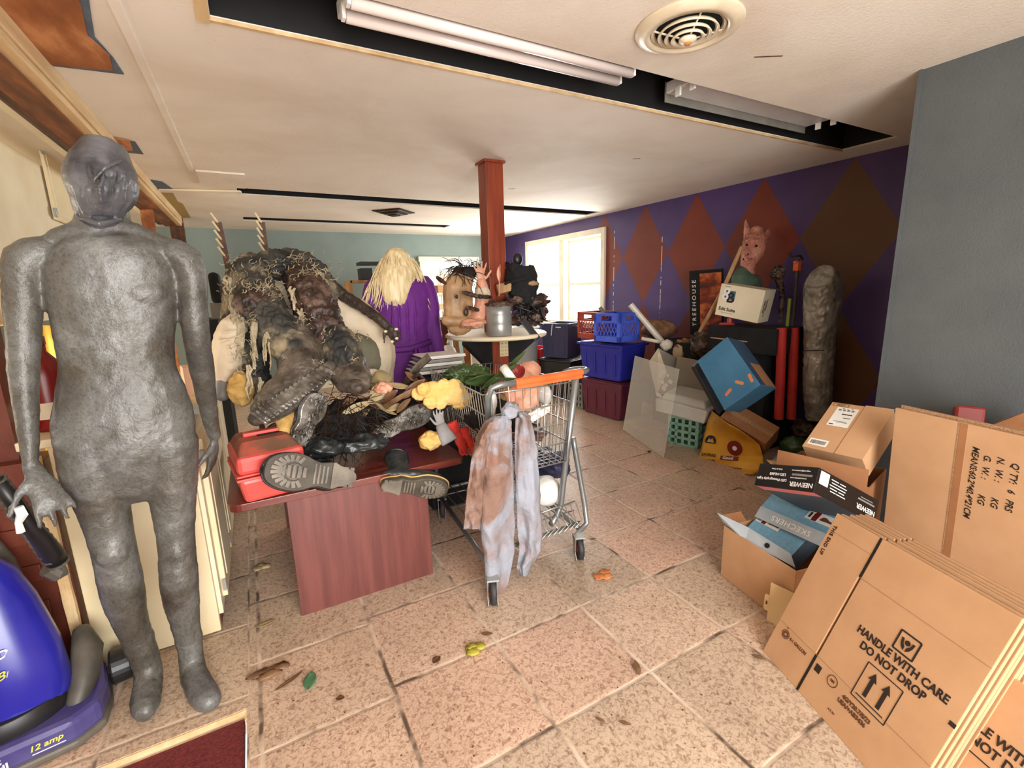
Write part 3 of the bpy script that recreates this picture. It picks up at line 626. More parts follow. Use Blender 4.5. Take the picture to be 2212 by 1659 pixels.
# things on the worktop seen between the mannequin's arm and the dummy
def carton(name, label, cat, c, d, m, rz=0, rx=0, ry=0, group=None, bevel=.002):
    o = build(name, MB().box((0, 0, 0), d, TR(0, 0, 0, rx, ry, rz)), m, bevel=bevel, origin=(0, 0, 0)); o.location = c; return tag(o, label, cat, group)
p = W(412, 760, 2.5)
carton('cardboard_box', 'small peach carton on the worktop beside the mannequin elbow', 'box', (p.x, p.y, CT+.085), (.09, .10, .17), MT['peach'], 12)
p = W(417, 800, 2.42); carton('paper_stack', 'short stack of cream papers on the worktop near the mannequin hip', 'papers', (p.x, p.y, CT+.022), (.10, .12, .04), MT['paperwarm'], -8)
p = W(432, 880, 2.26); carton('cassette_case', 'grey plastic case on the worktop behind the mannequin wrist', 'case', (p.x-.02, p.y, CT+.016), (.07, .07, .028), MT['grey_pl'], 5)

# ================================================================ GREY MANNEQUIN
Yb = 1.86
t = thing('mannequin', 'full-height grey slate mannequin with a hooded head standing before the kitchen cabinets', 'mannequin', loc=F(390, 1480, 0))
mb = MB()
limb(mb, [(222, 490, Yb+.02, 56), (222, 515, Yb+.02, 66), (225, 535, Yb, 128), (240, 565, Yb, 152), (246, 620, Yb, 148), (249, 680, Yb, 142), (254, 740, Yb, 134), (258, 790, Yb, 131), (266, 840, Yb, 144), (273, 895, Yb, 158), (277, 945, Yb, 158), (283, 985, Yb, 140)], side=(1, 0, 0), asp=.52, n=24)
limb(mb, [(225, 440, Yb, 56), (224, 480, Yb+.01, 66), (224, 520, Yb+.02, 74)], side=(1, 0, 0), asp=.9)
limb(mb, [(120, 515, Yb, 30), (170, 500, Yb, 34), (225, 497, Yb, 40), (290, 505, Yb, 34), (350, 530, Yb, 28)], asp=.9)     # trapezius
for x in (190, 300): mb.ball(W(x, 632, Yb-.045), (.068, .035, .05))                                        # chest
mb.ball(W(282, 955, Yb-.035), (.06, .045, .06))
# legs
limb(mb, [(200, 950, Yb, 84), (201, 1000, Yb, 80), (211, 1050, Yb, 70), (226, 1100, Yb, 60), (245, 1180, Yb, 51), (258, 1240, Yb, 52), (266, 1280, Yb+.01, 50), (279, 1330, Yb+.02, 42), (301, 1390, Yb+.03, 33)], side=(1, 0, 0), asp=.98, n=18)
limb(mb, [(366, 950, Yb, 66), (370, 1000, Yb, 62), (373, 1050, Yb, 57), (376, 1100, Yb, 49), (382, 1180, Yb, 42), (386, 1240, Yb, 44), (390, 1280, Yb+.01, 42), (398, 1330, Yb+.02, 35), (408, 1385, Yb+.03, 28)], side=(1, 0, 0), asp=.98, n=18)
mb.ball(W(243, 1195, Yb-.035), (.045, .04, .05)); mb.ball(W(381, 1190, Yb-.03), (.038, .035, .045))
# arms
limb(mb, [(95, 540, Yb, 44), (58, 560, Yb, 56), (50, 610, Yb, 50), (50, 680, Yb, 45), (52, 740, Yb-.01, 41), (51, 800, Yb-.02, 38), (54, 850, Yb-.03, 34), (59, 910, Yb-.05, 28), (63, 960, Yb-.06, 24), (66, 1000, Yb-.07, 20)], n=18)
limb(mb, [(370, 545, Yb, 40), (402, 565, Yb, 42), (415, 610, Yb, 34), (420, 680, Yb, 32), (426, 740, Yb+.02, 31), (437, 800, Yb+.07, 28), (446, 860, Yb+.12, 23), (455, 905, Yb+.16, 19), (463, 940, Yb+.19, 15)], n=18)
w1 = W(74, 1018, Yb-.08); hand(mb, w1, W(125, 1110, Yb-.13)-w1, (-.5, 1, 0), 1.0, curl=.28, spread=.55, mirror=1)
w2 = W(463, 950, Yb+.20); hand(mb, w2, W(447, 1080, Yb+.24)-w2, (-1, .3, 0), .95, curl=.25, spread=.3, mirror=1)
body = build('body', mb, MT['grey_skin'], t, remesh=.0065, smt=3, disp=.006, dsc=.035)
fb = MB()
Pa, ra = PT(301, 1385, Yb+.03, 34)
def sock(L): m_ = MB(); limb(m_, L, side=(1, 0, 0), asp=.95, n=16); return m_
for L in ([(296, 1372, Yb+.03, 36), (303, 1395, Yb+.03, 36), (318, 1435, Yb+.03, 32), (320, 1475, Yb+.00, 34), (315, 1510, Yb-.05, 36), (313, 1530, Yb-.09, 33)],
          [(404, 1355, Yb+.03, 32), (410, 1390, Yb+.03, 30), (414, 1430, Yb+.02, 28), (422, 1465, Yb-.03, 31), (440, 1500, Yb-.10, 33), (450, 1512, Yb-.13, 30)]):
    build('foot_cover', sock(L), MT['grey_skin'], t, remesh=.006, smt=2, disp=.008, dsc=.03, label='wrinkled grey foot cover with a seam at the calf')
hd = MB(); limb(hd, [(223, 352, Yb-.01, 72), (221, 385, Yb-.02, 86), (219, 418, Yb-.02, 79), (215, 446, Yb-.02, 62), (217, 466, Yb-.01, 54)], side=(1, 0, 0), asp=1.12, n=22)
hd.ball(W(214, 398, Yb-.105), (.022, .025, .045)); hd.ball(W(214, 446, Yb-.07), (.030, .025, .02))
for k in range(13):      # drooping folds of the hood over the face
    x = 165+k*9; q0 = abs(k-6)/6; hd.tube([W(x+6, 380+12*math.sin(k*2.7), Yb-.128+.05*q0), W(x+5*math.sin(k*1.9), 408, Yb-.138+.05*q0), W(214+(x-214)*.85, 436, Yb-.122+.04*q0), W(212+(x-212)*.60, 466, Yb-.092+.02*q0)], [.003, .0065, .007, .004], 6)
hd.tube([W(205, 385, Yb-.145), W(228, 362, Yb-.138), W(262, 345, Yb-.10)], [.004, .006, .004], 6); hd.tube([W(190, 352, Yb-.115), W(196, 378, Yb-.138), W(206, 396, Yb-.146)], [.003, .006, .004], 6)
hd.tube([W(172, 470, Yb-.06), W(215, 484, Yb-.10), W(262, 474, Yb-.06)], [.008, .010, .008], 6)
build('hood', hd, MT['hood'], t, remesh=.0034, smt=1, disp=.005, dsc=.03)

# ================================================================ VACUUM CLEANER
VY = 1.80
t = thing('vacuum_cleaner', 'upright vacuum cleaner with a cobalt blue dust cover, cut by the left edge', 'vacuum cleaner', loc=F(60, 1640, 0))
o_ = F(85, 1632, .0); rz = 10
M0 = Matrix.Translation((-.775, 1.90, 0)) @ Matrix.Rotation(R(rz), 4, 'Z')
def mwp(x, y, z): return M0 @ V(x, y, z)
# base: rounded wedge
outl = [(-.22, -.13), (-.15, -.165), (.10, -.165), (.165, -.12), (.18, -.02), (.17, .12), (-.22, .12)]
bm_ = MB().prism(outl, .085, M0, z0=.025); build('base', bm_, MT['vac_base'], t, bevel=.02)
build('base_bumper', MB().prism([(x*1.03, y*1.03) for x, y in outl], .03, M0, z0=.006), MT['vac_grey'], t, bevel=.01)
cn = MB()
cn.tube([mwp(-.05, .0, .15), mwp(-.055, .02, .30), mwp(-.07, .045, .46), mwp(-.08, .06, .56), mwp(-.085, .065, .62)], [.155, .150, .132, .11, .07], 28, side=(1, 0, 0), asp=.72, rnd=True)
build('dust_cover', cn, MT['vac_blue'], t, smooth=True)
build('motor_housing', MB().tube([mwp(-.07, 0, .085), mwp(-.07, 0, .115), mwp(-.07, 0, .165)], [.165, .172, .160], 28, side=(1, 0, 0), asp=.80), MT['black'], t, smooth=True, bevel=.004)
build('lower_cover', MB().tube([mwp(.105, -.07, .10), mwp(.13, -.02, .15), mwp(.14, .05, .20), mwp(.13, .10, .24)], [.03, .04, .045, .03], 12, rnd=True), MT['vac_grey'], t, smooth=True)
for sx in (1,):
    w = M0 @ V(.205, .10, .06); build('wheel', MB().tube([M0 @ V(.18, .10, .065), M0 @ V(.245, .10, .065)], [.062, .060], 24, rnd=False), MT['black'], t, bevel=.008, smooth=False)
build('handle_post', MB().tube([mwp(.02, .14, .20), mwp(-.02, .16, .55), mwp(-.10, .15, .85), mwp(-.20, .12, 1.0)], [.035, .032, .024, .02], 12), MT['vac_grey'], t, smooth=True)
hs = MB(); hs.tube([W(-10, 1035, 1.74), W(30, 1085, 1.75), W(60, 1130, 1.77), W(90, 1165, 1.80), W(112, 1195, 1.84), W(125, 1215, 1.86)], [.017, .017, .018, .024, .028, .026], 12)
build('hose', hs, MT['black'], t, smooth=True)
rg = MB()
for i in range(16):
    k = i/15; q = W(-10+k*133, 1035+k*178, 1.742+.115*k); q2 = W(-10+(k+.02)*133, 1035+(k+.02)*178, 1.742+.115*(k+.02)); rg.tube([q, q2], [.023+.007*k]*2, 12)
build('hose_ribs', rg, MT['vac_grey'], t)
build('nozzle', MB().tube([W(105, 1225, 1.86), W(125, 1235, 1.87), W(140, 1228, 1.88)], [.028, .03, .022], 10), MT['vac_grey'], t, bevel=.003)
build('clamp', MB().tube([W(40, 1095, 1.73), W(48, 1112, 1.73), W(40, 1130, 1.73), W(45, 1150, 1.73)], [.011, .013, .008, .010], 6), MT['white'], t, label='white torn tape on the hose')
Mf = basis(M0 @ V(-.05, -.1665, .062), M0.to_3x3() @ V(1, 0, 0), (0, 0, 1))
MfL = Mf @ Matrix.Rotation(R(6), 4, 'Z')
text('Dirt', .032, Mf @ TR(-.035, .014, 0, 0, 0, 4), MT['whiteink'], t, bold=.001, sx=.9, shear=.1, world=True)
text('Devil', .034, Mf @ TR(-.030, -.012, 0, 0, 0, 4), MT['whiteink'], t, bold=.001, sx=.9, shear=.1, world=True)
text('12 amp', .026, Mf @ TR(.085, .010, 0, 0, 0, 2), MT['yellow_ink'], t, bold=.0006, shear=.3, world=True)
build('stripe', MB().box((.09, -.010, 0), (.075, .003, .001), Mf), MT['whiteink'], t)
def on_cover(ang, z, r=.1545):
    q = R(ang); c = M0 @ V(-.07, .02*(z-.15)/.15, z); n = M0.to_3x3() @ V(math.cos(q), .72*math.sin(q)*1.2, 0); pp = c+(M0.to_3x3() @ V(math.cos(q)*r, math.sin(q)*r*.72, 0))
    return basis(pp, V(0, 0, 1).cross(n), (0, 0, 1))
text('Devil', .036, on_cover(-62, .36, .150), MT['whiteink'], t, bold=.001, shear=.1, world=True)
text('Breeze', .036, on_cover(-62, .30, .153), MT['yellow_ink'], t, bold=.0004, shear=.35, world=True)

# ================================================================ MAHOGANY TABLE
TZ = .58
t = thing('table', 'low mahogany laminate table with a wide panel leg, piled with boots', 'table', loc=(.33, 2.6, 0))
c0 = F(495, 1095, TZ); c1 = F(1010, 990, TZ)
def round_rect(x0, x1, y0, y1, r, k=5):
    out = []
    for cx, cy, a0 in ((x1-r, y0+r, -90), (x1-r, y1-r, 0), (x0+r, y1-r, 90), (x0+r, y0+r, 180)):
        for i in range(k+1): a = R(a0+90*i/k); out.append((cx+r*math.cos(a), cy+r*math.sin(a)))
    return out
build('tabletop', MB().prism(round_rect(-.18, .845, 2.05, 3.05, .05), .032, z0=TZ-.032), MT['mahogX'], t, bevel=.003)
build('panel_leg', MB().box((.337, 2.075, (TZ-.032)/2), (.61, .03, TZ-.032)), MT['mahog'], t, bevel=.0015)
build('panel_leg', MB().box((.337, 2.98, (TZ-.032)/2), (.61, .03, TZ-.032)), MT['mahog'], t, bevel=.0015)
build('stretcher', MB().box((.337, 2.53, .36), (.03, .88, .22)), MT['mahog'], t)

# red toolbox
tb = (.335, .235, .235); Mt = TR(-.020, 2.185, TZ+.001, 0, 0, 8)
t = thing('toolbox', 'red plastic toolbox with a dusty lid at the near left corner of the table', 'toolbox', M=Mt)
w, d, hh = .25, .30, .235
build('tray', MB().box((0, 0, .052), (w, d, .104), taper=.88), MT['red_plastic'], t, bevel=.016)
build('rim', MB().box((0, 0, .107), (w+.014, d+.014, .011)).box((0, 0, .122), (w+.012, d+.012, .008)), MT['red_plastic'], t, bevel=.003)
lid = MB(); lid.box((0, 0, .160), (w, d, .075)); lo_ = build('lid', lid, MT['red_plastic'], t, bevel=.018)
lid2 = MB(); lid2.box((0, .02, .213), (w*.80, d*.80, .036), Matrix.Rotation(PI, 4, 'Y') @ Matrix.Translation((0, 0, -.426)), taper=1.0)
tp = MB()
vs = [(-w*.47, -d*.47, .193), (w*.47, -d*.47, .193), (w*.47, d*.47, .193), (-w*.47, d*.47, .193), (-w*.36, -d*.20, .235), (w*.36, -d*.20, .235), (w*.36, d*.40, .235), (-w*.36, d*.40, .235)]
tp.add(vs, [(0, 3, 2, 1), (4, 5, 6, 7), (0, 1, 5, 4), (1, 2, 6, 5), (2, 3, 7, 6), (3, 0, 4, 7)]); build('lid_top', tp, MT['red_dust'], t, bevel=.010, label='dust covered top of the lid')
build('handle', MB().box((0, .03, .242), (.145, .034, .016)), MT['red_plastic'], t, bevel=.004); build('handle_recess', MB().box((.03, .03, .2362), (.105, .075, .003)), MT['dark'], t)
build('latch', MB().box((w/2+.006, .02, .125), (.012, .05, .05)), MT['red_plastic'], t, bevel=.003)

# ---------------------------------------------------------------- boots
def sole_outline(L, W_, n=40):
    out = []
    for i in range(n):
        a = 2*PI*i/n; x = math.cos(a); y = math.sin(a)
        wid = .50+.10*x-.16*math.exp(-((x+.12)/.28)**2)-(.08 if x < -.5 else 0)
        xx = x*.5*L; yy = y*wid*W_*(1 if abs(x) < .999 else 1)
        if abs(y) > 0: yy = math.copysign(abs(math.sin(a))**.72, y)*wid*W_
        out.append((xx, yy))
    return out
def boot(label, heel, toe, nrm, name='boot', Wd=None, shaft=.10, rubber='sole', upper='leather', sole_t=.026, lean=0, group=None, shaft_dir=None, lugs='radial', mirror=1, welt='black'):
    """heel and toe are points on the sole; nrm points out of the sole"""
    heel = Vector(heel); toe = Vector(toe); n = Vector(nrm).normalized(); x = (toe-heel); L = x.length; c = (heel+toe)/2
    x.normalize(); n = (n-x*n.dot(x)).normalized(); z = -n; y = z.cross(x)*mirror
    M = Matrix((x, y, z)).transposed().to_4x4(); M.translation = c
    if mirror < 0: M = Matrix((x, -y, z)).transposed().to_4x4(); M.translation = c
    Wd = Wd or L*.40
    t = thing(name, label, 'boot', M=M, group=group)
    po = sole_outline(L, Wd)
    so = build('sole', MB().prism(po, sole_t, z0=0), MT['groove_shade' if lugs == 'radial' else rubber], t, bevel=.004)
    lg = MB(); h_ = .007
    if lugs == 'radial':
        for i in range(14):          # bars round the forefoot
            a = R(-115+230*i/13); cx = L*.22; r1, r2 = Wd*.27, Wd*.47
            if abs(a) < R(150): 
                e0 = V(cx+math.cos(a)*r1*1.05, math.sin(a)*r1*.95, -h_/2); e1 = V(cx+math.cos(a)*min(r2*1.22, L*.26), math.sin(a)*r2*.92, -h_/2)
                lg.bar(e0, e1, Wd*.10, h_)
        for i in range(5): lg.box((L*(.10+.055*i), 0, -h_/2), (L*.038, Wd*.36*(1-.22*abs(i-2)/2), h_))
        for i in range(4): lg.box((-L*(.015+.045*i), 0, -h_*.3), (L*.022, Wd*(.56-.03*i), h_*.6))
        for i in range(3): 
            for s_ in (-1, 1): lg.box((-L*(.30+.065*i), s_*Wd*.17, -h_/2), (L*.048, Wd*.22, h_))
        lg.ring((L*.21, 0, -.001), Wd*.20, .0035, Matrix.Diagonal((1.0, 1, 1, 1)), n=24, k=5)
    else:
        rr = random.Random(int(L*1e4))
        for i in range(54):
            a = rr.uniform(-.47, .47); b = rr.uniform(-.36, .36)
            if abs(b) > .36-.12*math.exp(-((a+.1)/.2)**2) or (abs(a) > .38 and abs(b) > .22): continue
            lg.tube([V(L*a, Wd*b, -.001), V(L*a+rr.uniform(-.02, .02), Wd*b+rr.uniform(-.014, .014), -.006), V(L*a+rr.uniform(-.03, .03), Wd*b+rr.uniform(-.02, .02), -.001)], [.004, .006, .004], 6)
    build('tread', lg, MT[rubber], so, bevel=.0012 if lugs == 'radial' else 0, smooth=lugs != 'radial')
    if lugs == 'radial': build('heel_block', MB().prism([(x_*.98 if x_ < -L*.20 else -L*.20, y_*.97) for x_, y_ in po if x_ < -L*.12], .010, z0=-.010), MT[rubber], so, bevel=.002)
    up_ = MB(); s_ = sole_t
    up_.tube([V(-L*.40, 0, s_+.035), V(-L*.2, 0, s_+.04), V(L*.0, 0, s_+.045), V(L*.20, 0, s_+.035), V(L*.36, 0, s_+.026), V(L*.42, 0, s_+.02)], [.040, Wd*.36, Wd*.37, Wd*.44, Wd*.38, Wd*.26], 16, side=(0, 1, 0), asp=.66, rnd=True)
    sd = Vector(shaft_dir).normalized() if shaft_dir else V(-.1, 0, 1).normalized()
    up_.tube([V(-L*.27, 0, s_+.03), V(-L*.24, 0, s_+.07), V(-L*.24, 0, s_+.08)+sd*shaft*.5, V(-L*.24, 0, s_+.08)+sd*shaft], [Wd*.36, Wd*.42, Wd*.43, Wd*.45], 16, side=(0, 1, 0), asp=1.05)
    build('upper', up_, MT[upper], t, remesh=.006, smt=3, disp=.006, dsc=.03)
    build('welt', MB().tube([V(a*1.01, b*1.01, sole_t) for a, b in po]+[V(po[0][0]*1.01, po[0][1]*1.01, sole_t)], .004, 6), MT[welt], t, smooth=True)
    tp_ = V(-L*.24, 0, s_+.08)+sd*shaft
    build('collar', MB().ring((0, 0, 0), Wd*.43, .007, basis(tp_, (1, 0, 0) if abs(sd.x) < .9 else (0, 0, 1), (0, 1, 0)) , n=20), MT['black'], t, smooth=True)
    return t
def tocam(p): return (CAM-Vector(p)).normalized()
hl, to = W(770, 1033, 1.99), W(572, 1012, 1.93)
boot('black boot lying on its side by the toolbox, flat grey lugged sole to the viewer', hl, to, tocam(hl)+V(.0, 0, .10), shaft=.06, shaft_dir=(-.3, .3, 1))
hl, to = W(822, 1048, 2.03), W(968, 1060, 1.95)
boot('black leather boot overhanging the table front edge, toe pointing right', hl, to, tocam(hl)+V(.1, 0, -.75), shaft=.10, shaft_dir=(-.2, 0, 1), welt='foamdark')
hl, to = W(640, 968, 2.14), W(695, 852, 2.20)
boot('upright boot with a wet-looking glossy sole standing beside the toolbox', hl, to, tocam(hl)+V(.75, -.1, .15), shaft=.12, rubber='sole_shiny', upper='brownleather', lugs='curl', Wd=.115, shaft_dir=(-.3, 0, 1))
hl, to = W(800, 945, 2.22), W(938, 882, 2.30)
boot('boot lying with its glossy marbled sole outward under the leaves and straps', hl, to, tocam(hl)+V(.1, 0, -.05), shaft=.10, rubber='sole_shiny', upper='brownleather', lugs='curl', Wd=.115)
# dark shaft that lies behind the near left boot
# tan skin flap beside the upright boot
m = MB(); m.tube([W(665, 850, 2.34), W(640, 880, 2.30), W(618, 915, 2.24), W(613, 960, 2.18)], [.045, .05, .045, .02], 14, rnd=True)
tag(build('rubber_limb', m, MT['foamdark'], remesh=.006, smt=2, disp=.012, dsc=.03), 'tan rubber limb piece between the upright boot and the toolbox', 'prop')

# ---------------------------------------------------------------- rotten half body prop with boots
t = thing('half_body_prop', 'rotten lower-body prop in shredded jeans, standing on the table with knees bent', 'prop figure', loc=(.15, 2.8, TZ))
hb_ = MB()
limb(hb_, [(508, 650, 2.72, 28), (524, 600, 2.78, 40), (575, 574, 2.84, 36), (635, 572, 2.86, 36), (680, 592, 2.84, 32), (712, 635, 2.80, 22)], asp=1)
limb(hb_, [(545, 610, 2.78, 46), (562, 650, 2.66, 48), (590, 700, 2.56, 50), (618, 735, 2.50, 46), (638, 760, 2.46, 46)])
limb(hb_, [(510, 610, 2.78, 30), (508, 680, 2.74, 32), (520, 760, 2.68, 34), (560, 830, 2.60, 30)])
hb_.ball(W(550, 770, 2.62), (.07, .06, .13))
j = build('torn_jeans', hb_, MT['jeans'], t, remesh=.007, smt=1, disp=.045, dsc=.05, d2=.022, d2sc=.018)
fl = MB(); limb(fl, [(648, 600, 2.76, 36), (668, 632, 2.66, 46), (684, 672, 2.60, 48), (702, 712, 2.54, 45), (722, 750, 2.50, 38)])
fl.ball(W(553, 655, 2.60), (.10, .08, .07))
build('rotten_flesh', fl, MT['rotflesh'], t, remesh=.008, smt=1, disp=.04, dsc=.035, d2=.018, d2sc=.012)
sh = MB(); limb(sh, [(728, 738, 2.47, 42), (740, 768, 2.43, 42), (756, 800, 2.39, 34)]); build('torn_jeans', sh, MT['jeans'], t, remesh=.007, smt=1, disp=.03, dsc=.04, d2=.014, d2sc=.014)
b2 = MB(); limb(b2, [(640, 720, 2.54, 46), (650, 760, 2.46, 50), (655, 795, 2.40, 54), (640, 830, 2.36, 52), (600, 860, 2.32, 44), (570, 890, 2.28, 34), (556, 902, 2.26, 22)], asp=.85)
build('boot', b2, MT['brownleather'], t, remesh=.006, smt=2, disp=.014, dsc=.04, label='tall muddy rubber boot of the near leg')
sl = MB(); limb(sl, [(712, 790, 2.33, 14), (686, 818, 2.29, 21), (640, 858, 2.24, 26), (590, 893, 2.20, 22), (560, 905, 2.18, 13)], asp=.9); 
for i in range(17):
    k = i/16; sl.tube([W(694-150*k, 792+100*k, 2.30-.13*k), W(722-148*k, 808+106*k, 2.25-.10*k)], [.009, .0095], 6, rnd=True)
build('boot_sole', sl, MT['sole_shiny'], t, remesh=.004, smt=1, label='ridged worn sole of the near boot')
b3 = MB(); limb(b3, [(745, 770, 2.46, 40), (760, 805, 2.38, 40), (775, 825, 2.30, 32), (782, 830, 2.27, 20)], asp=.9); limb(b3, [(725, 800, 2.40, 22), (745, 830, 2.30, 20), (775, 838, 2.24, 14)])
build('boot', b3, MT['brownleather'], t, remesh=.006, smt=2, disp=.012, dsc=.04, label='toe of the far muddy boot')
# frayed strips of cloth hanging over the legs
rr = random.Random(3); fs_ = MB()
for (x, y, Y, dx, dy, w_) in [(500, 640, 2.62, 8, 60, 22), (520, 690, 2.58, -6, 90, 26), (545, 700, 2.50, 4, 110, 20), (575, 715, 2.45, 2, 80, 16), (488, 600, 2.66, 4, 40, 20), (630, 620, 2.58, 10, 50, 18), (650, 670, 2.52, 12, 60, 16), (695, 590, 2.66, 14, 30, 20), (705, 740, 2.44, 10, 40, 22), (735, 745, 2.40, 20, 70, 18), (762, 770, 2.38, 14, 40, 14), (675, 600, 2.66, -8, 26, 16), (600, 640, 2.58, -20, 20, 14), (560, 820, 2.38, -6, 60, 16), (535, 790, 2.44, 4, 70, 14), (690, 780, 2.36, 26, 26, 14)]:
    for q in range(4):
        ox, oy = rr.uniform(-6, 6), rr.uniform(-6, 6); P = []
        for i in range(6):
            k = i/5; P.append(W(x+ox+dx*k+rr.uniform(-5, 5), y+oy+dy*k*rr.uniform(.7, 1.1), Y-.01-q*.006+.015*math.sin(k*5)))
        fs_.tube(P, [rad(P[0], w_*.20*rr.uniform(.4, 1)), rad(P[0], w_*.26*rr.uniform(.5, 1))]+[rad(P[0], w_*.2*rr.uniform(.4, 1)) for _ in range(3)]+[.001], 6, side=(1, 0, 0), asp=.3)
fr_ = fs_
for i in range(620):
    cx, cy, Y, sx_, sy_ = rr.choice([(555, 620, 2.56, 45, 12), (690, 585, 2.62, 30, 14), (655, 600, 2.62, 20, 30), (555, 690, 2.50, 45, 8), (530, 770, 2.48, 26, 50), (735, 730, 2.42, 36, 14), (765, 800, 2.34, 12, 30), (500, 600, 2.66, 20, 40), (655, 700, 2.48, 16, 40), (690, 800, 2.34, 20, 20), (560, 580, 2.72, 60, 14), (640, 560, 2.76, 50, 10), (600, 650, 2.58, 30, 50), (560, 650, 2.56, 30, 40)])
    x = cx+rr.gauss(0, sx_*.6); y = cy+rr.gauss(0, sy_*.6); a = rr.uniform(0, 6.28); l = rr.uniform(5, 15)
    p0 = W(x, y, Y+rr.uniform(-.02, .03)); p1 = W(x+l*.5*math.cos(a), y+l*.5*math.sin(a), Y-.01); p2 = W(x+l*math.cos(a+.5), y+l*math.sin(a+.5), Y); fr_.tube([p0, p1, p2], [.0022, .002, .0008], 4, caps=False)
build('frayed_threads', fr_, MT['jeanslight'], t, kind='stuff')
# ---------------------------------------------------------------- cream stuffed dummy behind
t = thing('stuffed_dummy', 'headless dummy in a cream canvas suit slumped behind the zombie legs', 'prop figure', loc=(.3, 3.0, TZ))
d_ = MB(); limb(d_, [(700, 650, 3.02, 40), (745, 690, 3.0, 55), (785, 725, 2.98, 62), (805, 775, 2.96, 52), (800, 830, 2.94, 40)]); limb(d_, [(735, 665, 2.98, 30), (770, 680, 2.98, 38), (815, 720, 2.96, 34), (828, 770, 2.94, 26), (826, 830, 2.92, 24)])
limb(d_, [(560, 660, 3.0, 60), (640, 640, 3.05, 70), (720, 680, 3.02, 60)])
build('body', d_, MT['cream_cloth'], t, remesh=.01, smt=4, disp=.016, dsc=.07)
d_ = MB(); limb(d_, [(520, 690, 2.72, 22), (505, 710, 2.66, 34), (495, 750, 2.62, 38), (490, 790, 2.60, 34), (487, 820, 2.60, 26)])
for k in range(6): d_.tube([W(468+k*3, 722+k*15, 2.56), W(498, 716+k*16, 2.535), W(524, 706+k*16, 2.57)], [.004, .008, .004], 6)
build('sleeve', d_, MT['cream_cloth'], t, remesh=.007, smt=3, disp=.012, dsc=.04)
d_ = MB(); limb(d_, [(487, 815, 2.60, 24), (484, 838, 2.59, 24), (480, 850, 2.58, 20)]); build('cuff', d_, MT['greycrate'], t, remesh=.006, smt=2)
# tan cloth lump and olive bag
m = MB(); crumple(m, W(520, 840, 2.50), (.055, .05, .085), 2); tag(build('tan_cloth', m, MT['foamdark'], remesh=.007, smt=2, disp=.02, dsc=.04), 'tan cloth lump behind the toolbox by the mannequin hand', 'cloth')
m = MB(); crumple(m, W(785, 770, 2.62), (.085, .07, .13), 4, amp=.12, M=Matrix.Rotation(R(-18), 4, 'Y')); tag(build('olive_bag', m, MT['olive'], smooth=True, disp=.02, dsc=.08, sub=1), 'olive grey cloth bag between the zombie legs and the cream sleeve', 'bag')
m = MB(); crumple(m, W(812, 812, 2.50), (.07, .05, .035), 5, amp=.2, M=Matrix.Rotation(R(25), 4, 'Y')); tag(build('grey_cloth', m, MT['cream_cloth'], smooth=True, sub=1), 'pale folded cloth lying right of the far muddy boot', 'cloth')
# dark rotten arm reaching over the dummy
t = thing('severed_arm_prop', 'thin dark rotten arm with bone-white nails lying over the cream dummy', 'prop arm', loc=W(780, 660, 2.82))
m = MB(); limb(m, [(715, 615, 2.92, 14), (745, 640, 2.88, 14), (790, 668, 2.80, 12), (820, 690, 2.74, 11), (836, 705, 2.72, 10)])
w_ = W(832, 702, 2.72); hand(m, w_, W(862, 735, 2.66)-w_, (-.4, -1, -.2), .82, curl=.35, spread=.5, mirror=-1)
build('arm', m, MT['darkskin'], t, remesh=.005, smt=2, disp=.012, dsc=.03)
nl = MB()
for px, py in ((856, 711), (857, 731), (847, 738), (833, 716)): nl.ball(W(px, py, 2.63), (.011, .006, .008), 8)
build('nails', nl, MT['nail'], t, smooth=True)
# dark wig pile
t0 = W(740, 900, 2.30)
def wroots(r):
    p = W(r.gauss(745, 26), r.gauss(905, 30), 2.26+r.uniform(0, .12)); return p, V(r.uniform(-1, 1), r.uniform(-1, .2), r.uniform(-.7, .5))
wig = thing('dark_wig', 'matted black and brown wig heaped in the middle of the boots', 'wig', loc=(t0.x, t0.y, TZ))
m = MB(); crumple(m, W(742, 915, 2.34), (.13, .10, .11), 8); build('cap', m, MT['blackmatte'], wig, remesh=.008, disp=.03, dsc=.03)
def wf(p, d, k, r): return (d*.75+V(r.uniform(-.5, .5), r.uniform(-.5, .2), r.uniform(-.6, .35))*.55).normalized()
strands('hair', wroots, wig, MT['hairdark'], 340, .17, .0016, 5, wf)
m = MB(); crumple(m, W(810, 880, 2.50), (.20, .12, .09), 9); tag(build('black_cloth', m, MT['blackmatte'], remesh=.009, disp=.03, dsc=.04), 'black cloth heap under the magnolia leaves', 'cloth')
m = MB(); crumple(m, W(775, 955, 2.26), (.15, .10, .045), 19, amp=.4); crumple(m, W(700, 965, 2.22), (.10, .08, .05), 20, amp=.3)
tag(build('black_cloth', m, MT['leather'], remesh=.007, smt=1, disp=.02, dsc=.03), 'black crumpled leather filling the gap behind the two front boots', 'cloth')
